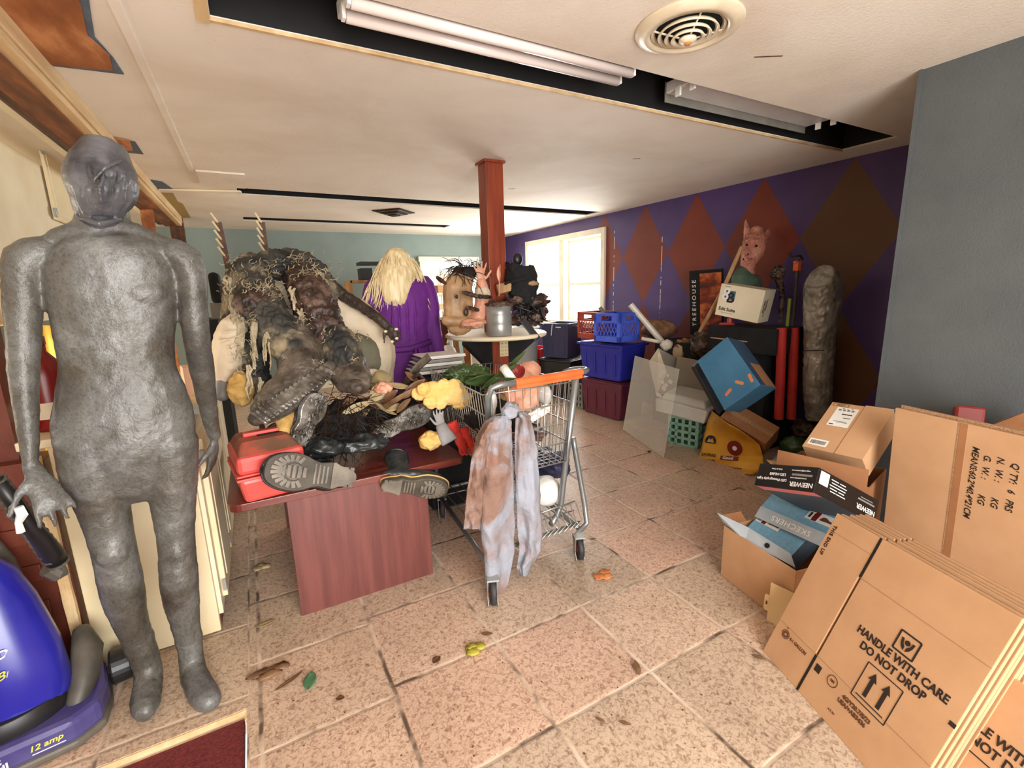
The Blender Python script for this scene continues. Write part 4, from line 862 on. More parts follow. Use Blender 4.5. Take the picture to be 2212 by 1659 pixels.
# bunch of magnolia leaves and leather straps
LEAFL = ['dry brown magnolia leaf nearest the far muddy boot toe', 'pale magnolia leaf against the dull brown jar', 'brown magnolia leaf just below the dull brown jar', 'pale magnolia leaf highest in the heap, under the upright strap', 'brown magnolia leaf where the tan twisted strap crosses', 'pale magnolia leaf above the marbled boot sole middle', 'brown magnolia leaf touching the toe end of the marbled boot', 'pale magnolia leaf lying on the dark wig hair', 'brown magnolia leaf in the middle of the heap', 'pale magnolia leaf just above the marbled boot heel', 'brown magnolia leaf resting on top edge of the marbled boot', 'brown magnolia leaf at the foot of the upright dark strap', 'brown magnolia leaf lowest in the heap, on the wig', 'brown magnolia leaf laid over the left end of the yellow foam', 'pale magnolia leaf beside the pinkish flesh piece', 'brown magnolia leaf rightmost in the heap, on the foam', 'brown magnolia leaf leftmost in the heap, by the boot toe', 'brown magnolia leaf standing against the upright dark strap']
rr = random.Random(11)
spots = [(790, 850, 'leafbrown'), (815, 838, 'leafcream'), (835, 860, 'leafbrown'), (862, 835, 'leafcream'), (880, 852, 'leafbrown'), (850, 880, 'leafcream'), (905, 862, 'leafbrown'), (770, 880, 'leafcream'), (800, 872, 'leafbrown'), (830, 885, 'leafcream'), (870, 875, 'leafbrown'), (895, 835, 'leafbrown'), (780, 898, 'leafcream'), (925, 848, 'leafbrown'), (812, 858, 'leafcream'), (940, 870, 'leafbrown'), (760, 862, 'leafbrown'), (888, 815, 'leafbrown')]
for i, (x, y, mm) in enumerate(spots):
    a = rr.uniform(-40, 40); m = MB(); p = W(x, y, 2.30+rr.uniform(-.05, .05)); M = Matrix.Translation(p) @ Euler((R(rr.uniform(30, 100)), R(a), R(rr.uniform(-30, 30)))).to_matrix().to_4x4()
    leafmesh(m, M, rr.uniform(.10, .15), rr.uniform(.035, .05), .35)
    tag(build('magnolia_leaf', m, MT[mm], solid=.0015, smooth=True), LEAFL[i], 'leaf', group='magnolia leaves in the heap on the table')
def strap(label, pts, w_, m, t_=.004):
    mb = MB(); P = [W(*p) for p in pts]; mb.tube(P, w_, 8, side=(0, -.3, 1), asp=.14, caps=True); return tag(build('leather_strap', mb, MT[m], smooth=True), label, 'strap')
strap('dark upright leather strap sticking up in front of the purple dress', [(868, 850, 2.36), (885, 815, 2.36), (905, 790, 2.36), (928, 770, 2.36)], .026, 'brownleather')
strap('thin curling brown strap arching over the yellow foam', [(870, 830, 2.32), (905, 808, 2.28), (930, 835, 2.25), (934, 862, 2.24), (905, 880, 2.24)], .012, 'rotflesh')
strap('tan twisted strap lying across the leaves', [(830, 880, 2.26), (865, 858, 2.24), (895, 842, 2.24), (910, 850, 2.24)], .016, 'leafbrown')
strap('dark strap hanging over the middle of the yellow foam', [(968, 822, 2.20), (970, 845, 2.18), (972, 870, 2.18), (955, 885, 2.18)], .014, 'rotflesh')
m = MB(); crumple(m, W(828, 838, 2.28), (.045, .04, .03), 6); tag(build('pink_flesh_piece', m, MT['pinkskin'], remesh=.005, smt=1, disp=.02, dsc=.02), 'small pinkish flesh prop at the top of the leaf heap', 'prop')
m = MB(); crumple(m, W(805, 828, 2.32), (.05, .045, .04), 7); tag(build('jar', MB().lathe([(0, 0), (.045, 0), (.048, .02), (.048, .075), (.04, .09), (0, .09)], 20, Matrix.Translation(W(812, 838, 2.42)) @ Euler((R(30), R(30), 0)).to_matrix().to_4x4()), MT['leafcream'], smooth=True), 'dull brown jar lying right of the far muddy boot', 'jar')
# yellow foam, gloves at the right of the table
t = thing('foam_block', 'torn yellow upholstery foam with ragged ends, beside the cart', 'foam', loc=W(960, 860, 2.18))
m = MB(); limb(m, [(905, 850, 2.22, 17), (935, 846, 2.20, 26), (958, 856, 2.19, 22), (975, 846, 2.18, 30), (1000, 862, 2.17, 20)], side=(0, 0, 1), asp=.5)
for i_, (x_, y_, r_) in enumerate([(915, 840, .03), (932, 868, .035), (958, 835, .04), (952, 872, .03), (985, 835, .035), (990, 872, .03), (1008, 858, .028)]): crumple(m, W(x_, y_, 2.18), (r_*1.1, .02, r_), i_, amp=.3, fr=2)
build('foam', m, MT['foam'], t, remesh=.0045, smt=2, disp=.014, dsc=.03)
m = MB(); crumple(m, W(930, 952, 2.14), (.062, .05, .045), 12); tag(build('foam_chunk', m, MT['foam'], remesh=.006, smt=1, disp=.02, dsc=.03), 'pale yellow foam chunk by the boot heel near the gloves', 'foam')
def glove(label, c, fd, m, S, seed):
    mb = MB(); c = Vector(c); hand(mb, c, fd, (0, -.6, 1), S, curl=.7, spread=.7); mb.tube([c-Vector(fd).normalized()*.07*S, c-Vector(fd).normalized()*.02*S, c], [.040*S, .038*S, .034*S], 12, asp=.6)
    return tag(build('glove', mb, MT[m], remesh=.0045, smt=3, disp=.010, dsc=.03), label, 'glove')
p = W(985, 935, 2.13); glove('red cloth glove crumpled at the right corner of the table', p, W(1010, 985, 2.10)-p, 'redglove', .85, 1)
p = W(1012, 945, 2.12); glove('red cloth glove under the other by the hanging shirt', p, W(1030, 975, 2.06)-p, 'redglove', .8, 2)
t = thing('work_glove', 'grey suede work glove standing with its cuff toward the viewer', 'glove', loc=W(965, 940, 2.12))
m = MB(); a0, a1 = W(952, 918, 2.13), W(972, 955, 2.08); m.tube([a0, W(960, 935, 2.11), a1], [.028, .036, .044], 16, asp=.62); build('cuff', m, MT['greyglove'], t, smooth=True)
m = MB(); hand(m, W(955, 925, 2.13), W(950, 905, 2.17)-W(957, 930, 2.13), (0, -1, .2), .62, curl=.5); build('fingers', m, MT['greyglove'], t, remesh=.004, smt=2)

# ================================================================ POST WITH ITS SHELF
PX, PY = 1.595, 3.145
t = thing('support_post', 'red-brown stained square wooden post rising to the ceiling', 'post', loc=(PX, PY, 0))
build('shaft', MB().box((PX, PY, CZ/2-.002), (.135, .125, CZ-.006)), MT['post'], t, bevel=.002)
build('capital', MB().box((PX, PY, CZ-.010), (.165, .155, .018)), MT['post'], t, bevel=.003)
build('plinth', MB().box((PX, PY-.03, .35), (.165, .20, .70)), MT['post'], t, bevel=.003)
build('plinth_panel', MB().box((PX+.0, PY-.135, .60), (.13, .014, .14)), MT['stick'], t, bevel=.002)
SZ = 1.075
t = thing('round_shelf', 'round pale shelf ringing the post on black triangular brackets', 'shelf', loc=(PX, PY, SZ-.3))
build('shelf_top', MB().lathe([(0, 0), (.37, 0), (.38, .008), (.38, .022), (.37, .03), (0, .03)], 48, c=(PX, PY, SZ-.03)), MT['cream2'], t, bevel=.002)
def bracket(dx, dy, L=.33, D=.24):
    d = V(dx, dy, 0).normalized(); o = V(PX, PY, SZ-.032)+d*.06; M = basis(o, d, (0, 0, -1))
    m = MB().prism([(0, 0), (L, 0), (L, .02), (.05, D), (0, D)], .045, M, z0=-.022); return build('bracket', m, MT['blackmatte'], t, bevel=.002)
bracket(-1, -.55); bracket(1, -.35, .26, .20); bracket(0, 1)
t = thing('power_outlet', 'almond six-way power outlet plate on the post below the shelf', 'outlet', loc=(PX+.02, PY-.0665, .95))
bx_, bz_ = PX+.025, .955
build('plate', MB().box((bx_, PY-.070, bz_), (.072, .014, .115)), MT['socket'], t, bevel=.004)
hm = MB()
for r_ in range(4):
    for c_ in (-.018, .018):
        for k in (-.005, .005): hm.box((bx_+c_+k, PY-.0776, bz_-.040+r_*.027), (.0025, .002, .008))
build('slots', hm, MT['dark'], t)

# things on the round shelf
p = W(985, 700, 3.02)
t = thing('severed_torso', 'tan severed torso prop stuck with knife handles on the round shelf', 'prop torso', loc=(p.x, p.y, SZ))
m = MB(); limb(m, [(992, 690, 3.03, 36), (990, 660, 3.03, 34), (990, 625, 3.04, 35), (1000, 605, 3.05, 26)], side=(1, 0, 0), asp=.62); limb(m, [(965, 692, 3.0, 12), (1000, 694, 2.98, 12), (1030, 690, 2.98, 10)])
build('body', m, MT['skin'], t, remesh=.006, smt=3, disp=.010, dsc=.05)
kn = MB()
for a, c in (((945, 600), (962, 612)), ((1005, 632), (1030, 640)), ((1010, 664), (1040, 672))):
    build('knife_handle', MB().tube([W(a[0], a[1], 2.88), W((a[0]+c[0])/2, (a[1]+c[1])/2, 2.91), W(c[0], c[1], 2.96)], [.012, .015, .010], 10, rnd=True), MT['rotflesh'], t, smooth=True)
build('wound', MB().ball(W(1007, 675, 2.93), (.018, .012, .026), 10), MT['rotflesh'], t, smooth=True); build('wound', MB().ball(W(987, 641, 2.93), (.010, .01, .014), 8), MT['rotflesh'], t, smooth=True)
def hroots(r): p_ = W(r.gauss(1000, 12), r.gauss(588, 6), 3.05+r.uniform(-.05, .05)); return p_, V(r.uniform(-1, 1), r.uniform(-.4, .4), r.uniform(-.2, 1))
def hfn(p_, d, k, r): return (d+V(r.uniform(-.4, .4), 0, -.25)).normalized()
hw = thing('black_hair_piece', 'tuft of wild black hair on top of the severed torso', 'wig', loc=W(1000, 600, 3.05))
m = MB(); crumple(m, W(1005, 590, 3.06), (.09, .06, .045), 3); build('cap', m, MT['blackmatte'], hw, smooth=True)
strands('hair', hroots, hw, MT['hairdark'], 120, .17, .0022, 8, hfn)
t = thing('severed_hand', 'raised severed hand and forearm prop with spread fingers before the post', 'prop hand', loc=W(1042, 700, 2.98))
m = MB(); limb(m, [(1030, 692, 2.97, 17), (1040, 660, 2.97, 15), (1042, 630, 2.98, 15), (1040, 612, 2.98, 12)], n=14); w_ = W(1040, 612, 2.98); hand(m, w_, W(1035, 560, 2.98)-w_, (0, -1, 0), .86, curl=.08, spread=1.25, mirror=-1)
build('hand', m, MT['pinkskin'], t, remesh=.0045, smt=2, disp=.006, dsc=.02)
build('bandage', MB().tube([W(1043, 648, 2.97), W(1042, 634, 2.975), W(1041, 622, 2.98)], [.052, .055, .046], 14), MT['cream_cloth'], t, remesh=.005, smt=1, disp=.01, dsc=.02)
m = MB(); crumple(m, W(1022, 698, 2.94), (.10, .06, .035), 14); tag(build('orange_cloth', m, MT['pinkskin'], remesh=.006, smt=2, disp=.02, dsc=.03), 'salmon pink cloth heaped between the torso prop and the grey bucket', 'cloth')
p = W(1078, 706, 2.90)
t = thing('bucket', 'grey dented metal bucket with rusty meat on top, standing on the round shelf', 'bucket', loc=(p.x, p.y, SZ))
r_ = rad(p, 28); hb = .205
build('body', MB().lathe([(0, 0), (r_*.9, 0), (r_*.98, .008), (r_, .07), (r_*.975, .078), (r_, .086), (r_, .132), (r_*.975, .14), (r_, .148), (r_, hb), (r_*.93, hb), (r_*.92, .05), (0, .05)], 32, c=(p.x, p.y, SZ)), MT['steel'], t, smooth=True)
m = MB(); crumple(m, (p.x, p.y, SZ+hb+.008), (r_*1.05, r_*1.0, .028), 4, amp=.35); m.tube([W(1000, 632, 2.84), W(1030, 640, 2.84), W(1060, 642, 2.86)], [.010, .016, .012], 10, rnd=True)
tag(build('rusty_meat', m, MT['rotflesh'], remesh=.005, disp=.012, dsc=.02), 'dark rusty meat slab lying on the mouth of the grey bucket', 'prop')
t = thing('arrow', 'thin pinkish arrow with a feather stuck upright in the bucket', 'arrow', loc=W(1078, 640, 2.90))
build('shaft', MB().tube([W(1078, 640, 2.90), W(1080, 572, 2.90)], .0045, 8), MT['pinkskin'], t, smooth=True); m = MB(); leafmesh(m, basis(W(1078, 592, 2.90), (0, 0, 1), (1, 0, 0)), .10, .03, .05); build('feather', m, MT['pinkskin'], t, solid=.001)
m = MB(); m.box((0, 0, 0), (.13, .07, .075), basis(W(1092, 622, 3.02), (1, -.3, .25), (0, .2, 1))); tag(build('tan_block', m, MT['stick'], bevel=.004), 'small tan wooden block tilted behind the arrow', 'block')
t = thing('hooded_mask', 'dark hooded mask prop with a pointed brim at the right of the shelf', 'mask', loc=W(1130, 700, 3.0))
m = MB(); limb(m, [(1120, 610, 3.0, 26), (1120, 580, 3.02, 30), (1128, 600, 3.0, 34), (1130, 640, 2.98, 30)]); m.tube([W(1095, 612, 2.95), W(1130, 600, 2.92), W(1163, 612, 2.95)], [.02, .05, .012], 10, asp=.4, rnd=True)
build('hood', m, MT['blackmatte'], t, remesh=.007, smt=1, disp=.03, dsc=.05)
build('knob', MB().ball(W(1118, 560, 3.02), (.038, .03, .045), 14), MT['black'], t, smooth=True)
m = MB(); crumple(m, W(1150, 612, 2.90), (.045, .03, .02), 15); build('nose', m, MT['skin'], t, smooth=True)
t = thing('dark_debris', 'tangled dark brown costume parts piled behind the bucket', 'costume', loc=W(1140, 700, 2.95))
m = MB(); crumple(m, W(1140, 652, 2.98), (.17, .09, .055), 21, amp=.6, fr=3); crumple(m, W(1135, 690, 2.95), (.16, .09, .045), 22, amp=.5, fr=3); crumple(m, W(1165, 672, 2.95), (.06, .05, .06), 23, amp=.5)
build('body', m, MT['rotflesh'], t, remesh=.007, disp=.035, dsc=.03); rr = random.Random(4); m = MB()
for i in range(16): m.tube([W(1110+rr.uniform(0, 70), 650+rr.uniform(0, 50), 2.86), W(1110+rr.uniform(0, 75), 650+rr.uniform(0, 50), 2.88), W(1110+rr.uniform(0, 75), 655+rr.uniform(0, 50), 2.90)], .005, 5)
build('straps', m, MT['black'], t, smooth=True)
t = thing('paddle', 'black flat blade hanging over the right edge of the round shelf', 'blade', loc=W(1150, 725, 2.85)); m = MB(); m.bar(W(1128, 690, 2.86), W(1162, 733, 2.80), .05, .012, (0, -1, 0)); build('blade', m, MT['black'], t, bevel=.004)

# ================================================================ BLOND MANNEQUIN IN PURPLE
Yp = 3.22; dz = lambda x, y: W(x, y, Yp)
t = thing('dressed_mannequin', 'mannequin seen from behind in a purple belted coat and long blond wig', 'mannequin', loc=(.92, Yp, 0))
m = MB(); limb(m, [(866, 590, Yp, 22), (866, 606, Yp, 52), (868, 625, Yp, 68), (870, 660, Yp, 66), (872, 700, Yp, 58), (876, 745, Yp, 52), (882, 790, Yp, 58), (886, 830, Yp, 64), (888, 880, Yp, 68), (884, 980, Yp, 70)], side=(1, 0, 0), asp=.55, n=22)
limb(m, [(808, 622, Yp, 22), (800, 650, Yp, 20), (800, 700, Yp+.02, 18), (812, 750, Yp+.04, 16), (825, 790, Yp+.06, 14)])
limb(m, [(915, 618, Yp, 24), (926, 650, Yp, 22), (933, 700, Yp, 19), (942, 745, Yp, 17), (950, 785, Yp, 15), (952, 800, Yp, 14)])
for x in (846, 860, 878, 895): m.tube([W(x, 650, Yp-.118), W(x+3, 700, Yp-.112), W(x+4, 735, Yp-.095)], [.004, .007, .004], 6)
build('coat', m, MT['purple_cloth'], t, remesh=.007, smt=2, disp=.012, dsc=.07)
m = MB(); m.tube([W(815, 752, Yp-.07), W(850, 757, Yp-.115), W(885, 754, Yp-.118), W(930, 738, Yp-.06)], [.012]*4, 8, asp=1.6); m.tube([W(905, 752, Yp-.12), W(912, 790, Yp-.14), W(918, 830, Yp-.14)], [.010, .012, .014], 8); m.tube([W(898, 752, Yp-.12), W(900, 800, Yp-.14), W(903, 840, Yp-.14)], [.010, .012, .014], 8)
build('belt', m, MT['purple_cloth'], t, smooth=True, label='narrow tied purple belt')
wg = thing('blond_wig', 'long wavy pale blond wig hanging down the back of the purple coat', 'wig', loc=W(860, 600, Yp))
m = MB(); limb(m, [(858, 568, Yp, 34), (856, 588, Yp, 44), (855, 612, Yp-.03, 42), (854, 632, Yp-.05, 36)], asp=.85); build('cap', m, MT['blond'], wg, remesh=.008, smt=2)
def broots(r):
    a = r.uniform(-1.25, 1.25); x = 857+math.sin(a)*42*r.uniform(.1, 1); y = 553+abs(math.sin(a))*12+r.uniform(-6, 10)
    return W(x, y, Yp-.06*math.cos(a)*r.uniform(.3, 1.2)), V(math.sin(a)*.9, -.55*r.uniform(.3, 1), -.2)
cen = W(856, 590, Yp)
def bfn(p_, d, k, r):
    ax = (p_.x-cen.x); out = V(ax*1.9, -.12 if k < .35 else .02, -1.0)
    return (d*.45+out*.6+V(math.sin(k*13+p_.x*60)*.16, 0, 0)+V(r.uniform(-.1, .1), r.uniform(-.05, .03), 0)).normalized()
strands('hair', broots, wg, MT['blond'], 760, .31, .0034, 12, bfn, k=9)
build('neck_pole', MB().cyl((.92, Yp, 0), (.92, Yp, .9), .02), MT['steel'], t)

# ================================================================ SHOPPING CART
t = thing('shopping_cart', 'grey tube shopping cart with an orange handle grip and wire basket', 'shopping cart', loc=(1.12, 2.1, 0))
HL = [V(.80, 2.02, .955), V(.80, 1.90, .975), V(.815, 1.80, .98), V(.86, 1.775, .985), V(1.0, 1.775, .985), V(1.30, 1.80, .985), V(1.40, 1.815, .985), V(1.435, 1.84, .985), V(1.43, 1.90, .985), V(1.38, 1.93, .98), V(1.32, 1.92, .975)]
fr = MB(); fr.tube([V(.865, 1.84, .40), V(.865, 1.82, .80), V(.862, 1.80, .93), V(.875, 1.785, .975), V(.91, 1.775, .985), V(1.0, 1.775, .985)], .0145, 12)
fr.tube([V(1.0, 1.775, .985), V(1.30, 1.80, .985), V(1.41, 1.82, .985), V(1.44, 1.845, .985), V(1.435, 1.89, .985), V(1.39, 1.91, .98), V(1.34, 1.90, .975)], .0145, 12)
fr.tube([V(1.355, 1.82, .965), V(1.345, 1.90, .50), V(1.335, 1.93, .26), V(1.31, 1.93, .19), V(1.25, 1.90, .17)], .017, 12)
fr.tube([V(1.395, 1.90, .62), V(1.405, 1.90, .56), V(1.44, 1.86, .25), V(1.44, 1.84, .15), V(1.40, 1.84, .12), V(1.33, 1.80, .12)], .014, 12)
fr.tube([V(.82, 1.72, .12), V(.84, 2.0, .14), V(.88, 2.66, .16)], .013, 10); fr.tube([V(1.40, 1.86, .12), V(1.41, 2.2, .14), V(1.40, 2.66, .16)], .013, 10)
fr.tube([V(.865, 1.84, .42), V(.85, 1.80, .20), V(.82, 1.72, .12)], .014, 10)
fr.tube([V(.86, 1.86, .14), V(1.42, 1.88, .14)], .010, 8); fr.tube([V(.88, 2.66, .16), V(1.40, 2.66, .16)], .012, 8)
fr.tube([V(.88, 2.66, .16), V(.90, 2.60, .55)], .012, 8); fr.tube([V(1.40, 2.66, .16), V(1.38, 2.60, .55)], .012, 8)
build('frame', fr, MT['chrome'], t, smooth=True)
g = MB(); g.tube([V(.985, 1.775, .985), V(1.10, 1.783, .985), V(1.30, 1.80, .985), V(1.38, 1.81, .985)], .0185, 14); g.bar(V(.99, 1.775, .975), V(1.375, 1.808, .975), .026, .036); build('grip', g, MT['orange'], t, smooth=False, bevel=.003)
bw = MB(); r1 = .0024; r2 = .0036
def q(u, s, z):      # basket point: u depth 0..1, s side -1..1
    wd_ = .24+.0*u; z_ = z; zz = .52+(.93-.52)*z_; w_ = (.205+.045*z_)*(1-.12*u); x = 1.115+.005*u+s*w_; y = 1.86+(.80+.0*z_)*u-(0 if u > .01 else 0); return V(x, y, zz+.05*u*(1-z_))
for z in (0, .25, .5, .75, 1): bw.tube([q(0, -1, z), q(1, -1, z), q(1, 1, z), q(0, 1, z), q(0, -1, z)], r2, 6)
for i in range(26):
    u = i/25
    for s_ in (-1, 1): bw.tube([q(u, s_, 1), q(u, s_, 0)], r1, 5)
    bw.tube([q(u, -1, 0), q(u, 1, 0)], r1, 5)
for i in range(13):
    s_ = -1+2*i/12; bw.tube([q(1, s_, 1), q(1, s_, 0), q(0, s_, 0)], r1, 5); bw.tube([q(0, s_, 1), q(0, s_, 0)], r1, 5)
build('basket', bw, MT['wire'], t, smooth=True)
tr_ = MB()
for i in range(9): x = .89+i*.062; tr_.tube([V(x, 2.60, .20), V(x, 1.93, .18), V(x+.01, 1.86, .15)], .0032, 6)
for y in (1.93, 2.12, 2.32, 2.5): tr_.tube([V(.86, y, .19), V(1.42, y, .19)], .004, 6)
for i in range(7): x = 1.20+.035*i; tr_.tube([V(x, 1.90, .25), V(x+.012, 1.86, .16), V(x-.05, 1.84, .14)], .0032, 6)
tr_.tube([V(1.17, 1.90, .25), V(1.42, 1.92, .25)], .004, 6)
build('lower_tray', tr_, MT['wire'], t, smooth=True)
for (cx, cy) in ((.80, 1.70), (1.345, 1.785), (.90, 2.60), (1.39, 2.60)):
    fk = MB(); M = TR(cx, cy, 0, 0, 0, -20)
    for s_ in (-.021, .021): fk.add(*(lambda b_: (b_.v, b_.f))(MB().prism([(-.03, .125), (.032, .125), (.02, .05), (.045, .02), (.03, -.0), (-.005, .035)], .004, basis((s_-.002, 0, 0), (0, -1, 0), (0, 0, 1)))), M)
    fk.box((0, 0, .128), (.055, .06, .008), M); f_ = build('caster_fork', fk, MT['steel'], t, bevel=.001)
    wl = MB().lathe([(.024, -.014), (.056, -.014), (.0615, -.008), (.0615, .008), (.056, .014), (.024, .014)], 28, M @ TR(0, 0, .062, 0, 90, 0)); w_ = build('wheel', wl, MT['rubber'], f_, smooth=True)
    build('hub', MB().lathe([(0, -.016), (.022, -.016), (.026, -.010), (.026, .010), (.022, .016), (0, .016)], 20, M @ TR(0, 0, .062, 0, 90, 0)), MT['redhub'], w_)
# contents
t = thing('doll_torso', 'pink rubber baby doll torso heaped in the wire basket', 'doll', loc=W(1140, 860, 2.0))
m = MB(); limb(m, [(1130, 815, 2.02, 20), (1140, 840, 2.0, 26), (1132, 865, 1.98, 24)]); m.ball(W(1143, 800, 2.05), (.065, .06, .05)); m.ball(W(1115, 850, 1.97), (.045, .05, .05)); limb(m, [(1100, 850, 1.96, 12), (1108, 870, 1.95, 12), (1125, 878, 1.95, 10)]); limb(m, [(1150, 850, 1.96, 11), (1155, 865, 1.95, 10), (1140, 880, 1.94, 9)])
build('body', m, MT['pinkskin'], t, remesh=.005, smt=2, disp=.008, dsc=.03); build('wound', MB().ball(W(1118, 803, 1.96), (.042, .02, .036), 14), MT['bagred'], t, disp=.01, dsc=.01, label='dark red wound patch')
tb_ = W(1098, 803, 1.88); t = thing('paper_roll', 'white cardboard tube standing askew above the orange handle', 'tube', loc=tb_)
build('roll', MB().tube([W(1087, 793, 1.90), W(1108, 822, 1.84)], .019, 18, caps=False), MT['white'], t, solid=.003, smooth=True)
for i, (x, y, a, L, w_, Y) in enumerate([(1075, 812, -35, .22, .05, 1.95), (1110, 780, -45, .16, .04, 2.0), (1045, 818, -8, .20, .07, 2.0), (1130, 822, 8, .30, .02, 1.80)]):
    m = MB(); p = W(x, y, Y); d = W(x+30*math.cos(R(a)), y+30*math.sin(R(a)), Y)-p; leafmesh(m, basis(p, d, (0, -.5, 1)), L, w_, .15)
    tag(build('palm_leaf', m, MT['leaf'], solid=.0015, smooth=True), ['broad green leaf lying left of the paper roll', 'green leaf blade pointing up right behind the paper roll', 'wide dark green leaf at the left end of the cart handle', 'thin green leaf stem resting along the orange grip'][i], 'leaf')
m = MB(); crumple(m, W(1010, 808, 2.25), (.12, .10, .04), 31, amp=.6); tag(build('dark_foliage', m, MT['leaf'], remesh=.006, disp=.04, dsc=.03), 'clump of dark crumpled foliage above the yellow foam', 'foliage')
m = MB(); crumple(m, W(1065, 900, 2.02), (.12, .16, .09), 32); tag(build('black_bag', m, MT['blackmatte'], remesh=.008, disp=.02, dsc=.05), 'black cloth bundle low in the wire basket', 'bundle')
m = MB(); crumple(m, W(1120, 925, 2.15), (.12, .20, .05), 33); tag(build('dark_cloth', m, MT['rotflesh'], remesh=.008, disp=.02, dsc=.05), 'brown cloth on the basket floor under the doll', 'cloth')
blanket('white_plastic_sheet', [W(1120, 905, 1.95), W(1186, 868, 1.98), W(1190, 888, 1.94), W(1128, 925, 1.92)], MT['white'], amp=.010)['label'] = 'crumpled white plastic sheet against the right of the basket'
bpy.data.objects['white_plastic_sheet']['category'] = 'plastic sheet'
m = MB(); crumple(m, W(1062, 868, 1.90), (.025, .02, .07), 35); tag(build('white_rag', m, MT['white'], smooth=True), 'small white rag caught in the basket left of the doll', 'rag')
m = MB(); crumple(m, W(1175, 850, 2.0), (.03, .06, .06), 36); tag(build('clear_bag', m, MT['bagclear'], smooth=True), 'clear plastic bag right of the doll in the basket', 'bag')
m = MB(); crumple(m, W(1178, 1060, 2.02), (.085, .085, .085), 37, amp=.08); tag(build('white_ball', m, MT['white'], smooth=True, sub=1), 'round white padded ball on the lower tray of the cart', 'ball')
m = MB(); crumple(m, W(1185, 1000, 2.35), (.12, .16, .09), 38); tag(build('navy_cloth', m, MT['navy'], remesh=.008, disp=.02, dsc=.06), 'navy cloth bundle on the lower tray behind the white ball', 'bundle')
# hanging shirt
t = thing('bloodied_shirt', 'grey shirt stained brown and pink hanging from the cart handle', 'shirt', loc=(1.05, 1.70, 0))
Ys = 1.71
def drape(name, rows, m=MT['shirt'], ny=60, nx=26, seed=0, amp=.012, depth=.0):
    """rows: (y_px, x_left, x_right) down the cloth"""
    def fn(u, v):
        k = u*(len(rows)-1); i = min(int(k), len(rows)-2); f_ = k-i; f_ = f_
        y = rows[i][0]*(1-f_)+rows[i+1][0]*f_; a = rows[i][1]*(1-f_)+rows[i+1][1]*f_; c = rows[i][2]*(1-f_)+rows[i+1][2]*f_
        x = a*(1-v)+c*v; dY = rows[i][3]*(1-f_)+rows[i+1][3]*f_ if len(rows[0]) > 3 else 0
        w_ = math.sin(v*4.5+u*4+seed)*amp*(.3+.7*u)+noise.noise(V(v*2.2, u*6, seed))*amp*2.6+noise.noise(V(v*4.5, u*15, seed))*amp*1.1
        return W(x, y, Ys+dY+w_-.05*math.sin(PI*v)*(1-.5*u)+depth)
    return build(name, MB().grid(fn, ny, nx), m, t, smooth=True, solid=.003, disp=.022, dsc=.05)
drape('left_front', [(898, 1066, 1100, .02), (912, 1046, 1106, 0), (945, 1030, 1106, 0), (1010, 1025, 1110, 0), (1060, 1030, 1110, 0), (1140, 1036, 1112, .02), (1200, 1044, 1110, .03), (1260, 1050, 1098, .03), (1300, 1062, 1078, .03)], seed=1)
drape('right_front', [(891, 1118, 1134, .02), (903, 1114, 1146, 0), (940, 1112, 1156, 0), (1000, 1111, 1162, 0), (1080, 1115, 1167, 0), (1150, 1118, 1171, .02), (1190, 1122, 1168, .03), (1225, 1116, 1146, .03), (1245, 1124, 1138, .03)], seed=4)
drape('sleeve', [(912, 1055, 1078, .0), (940, 1034, 1062, -.02), (990, 1018, 1050, -.03), (1050, 1010, 1046, -.03), (1100, 1005, 1042, -.03), (1143, 1001, 1036, -.03)], seed=9, nx=14)
m = MB(); crumple(m, W(1102, 888, Ys), (.045, .03, .035), 41); build('collar', m, MT['shirt'], t, remesh=.005, smt=1, disp=.015, dsc=.02)
m = MB(); m.tube([W(1098, 835, 1.76), W(1100, 860, 1.745), W(1103, 880, 1.73)], .0022, 6); build('hanging_loop', m, MT['cream2'], t, smooth=True)
m = MB(); crumple(m, W(1104, 880, 1.73), (.035, .03, .024), 42); tag(build('dark_clip', m, MT['greycrate'], remesh=.004, disp=.01, dsc=.02), 'dark grey knot of cloth tying the shirt to the cart', 'knot')

# ================================================================ FAR END OF THE ROOM
def wbox(name, label, cat, px0, py0, px1, py1, Y, dep, m, group=None, bevel=.003):
    a = W(px0, py0, Y); c = W(px1, py1, Y)
    b_ = MB().box(((a.x+c.x)/2, Y+dep/2, (a.z+c.z)/2), (abs(c.x-a.x), dep, abs(a.z-c.z)))
    return tag(build(name, b_, m, bevel=bevel), label, cat, group)
t = thing('wall_shelf_rack', 'white wire shelving rack under the far bright window', 'shelving', loc=(2.35, 6.9, 0))
for x in (1.95, 2.65):
    for y in (6.7, 7.05): build('upright', MB().cyl((x, y, 0), (x, y, 1.72), .018), MT['white'], t)
for z in (.45, .8, 1.1, 1.35, 1.6): build('shelf_board', MB().box((2.3, 6.88, z), (.74, .38, .02)), MT['white_trim'], t)
rr = random.Random(9)
for i in range(12):
    z = (.82, 1.12, 1.37)[i % 3]; x = 2.05+(i//3)*.16; h_ = rr.uniform(.08, .16); mk = ('paperwarm', 'peach', 'card', 'white')[(i*5+i//3) % 4]
    tag(build('storage_carton', MB().box((x, 6.86, z+h_/2-.01), (.11, .25, h_)), MT[mk], bevel=.002), 'small %s carton, %s from the left on the %s shelf of the white rack' % (dict(paperwarm='cream', peach='peach', card='brown', white='white')[mk], ('first', 'second', 'third', 'fourth')[i//3], ('low', 'middle', 'high')[i % 3]), 'carton', group='pale cartons on the white rack')
wbox('black_lamp', 'black flat lamp head in front of the teal wall left of the blond wig', 'lamp', 778, 565, 822, 572, 5.2, .22, MT['black'])
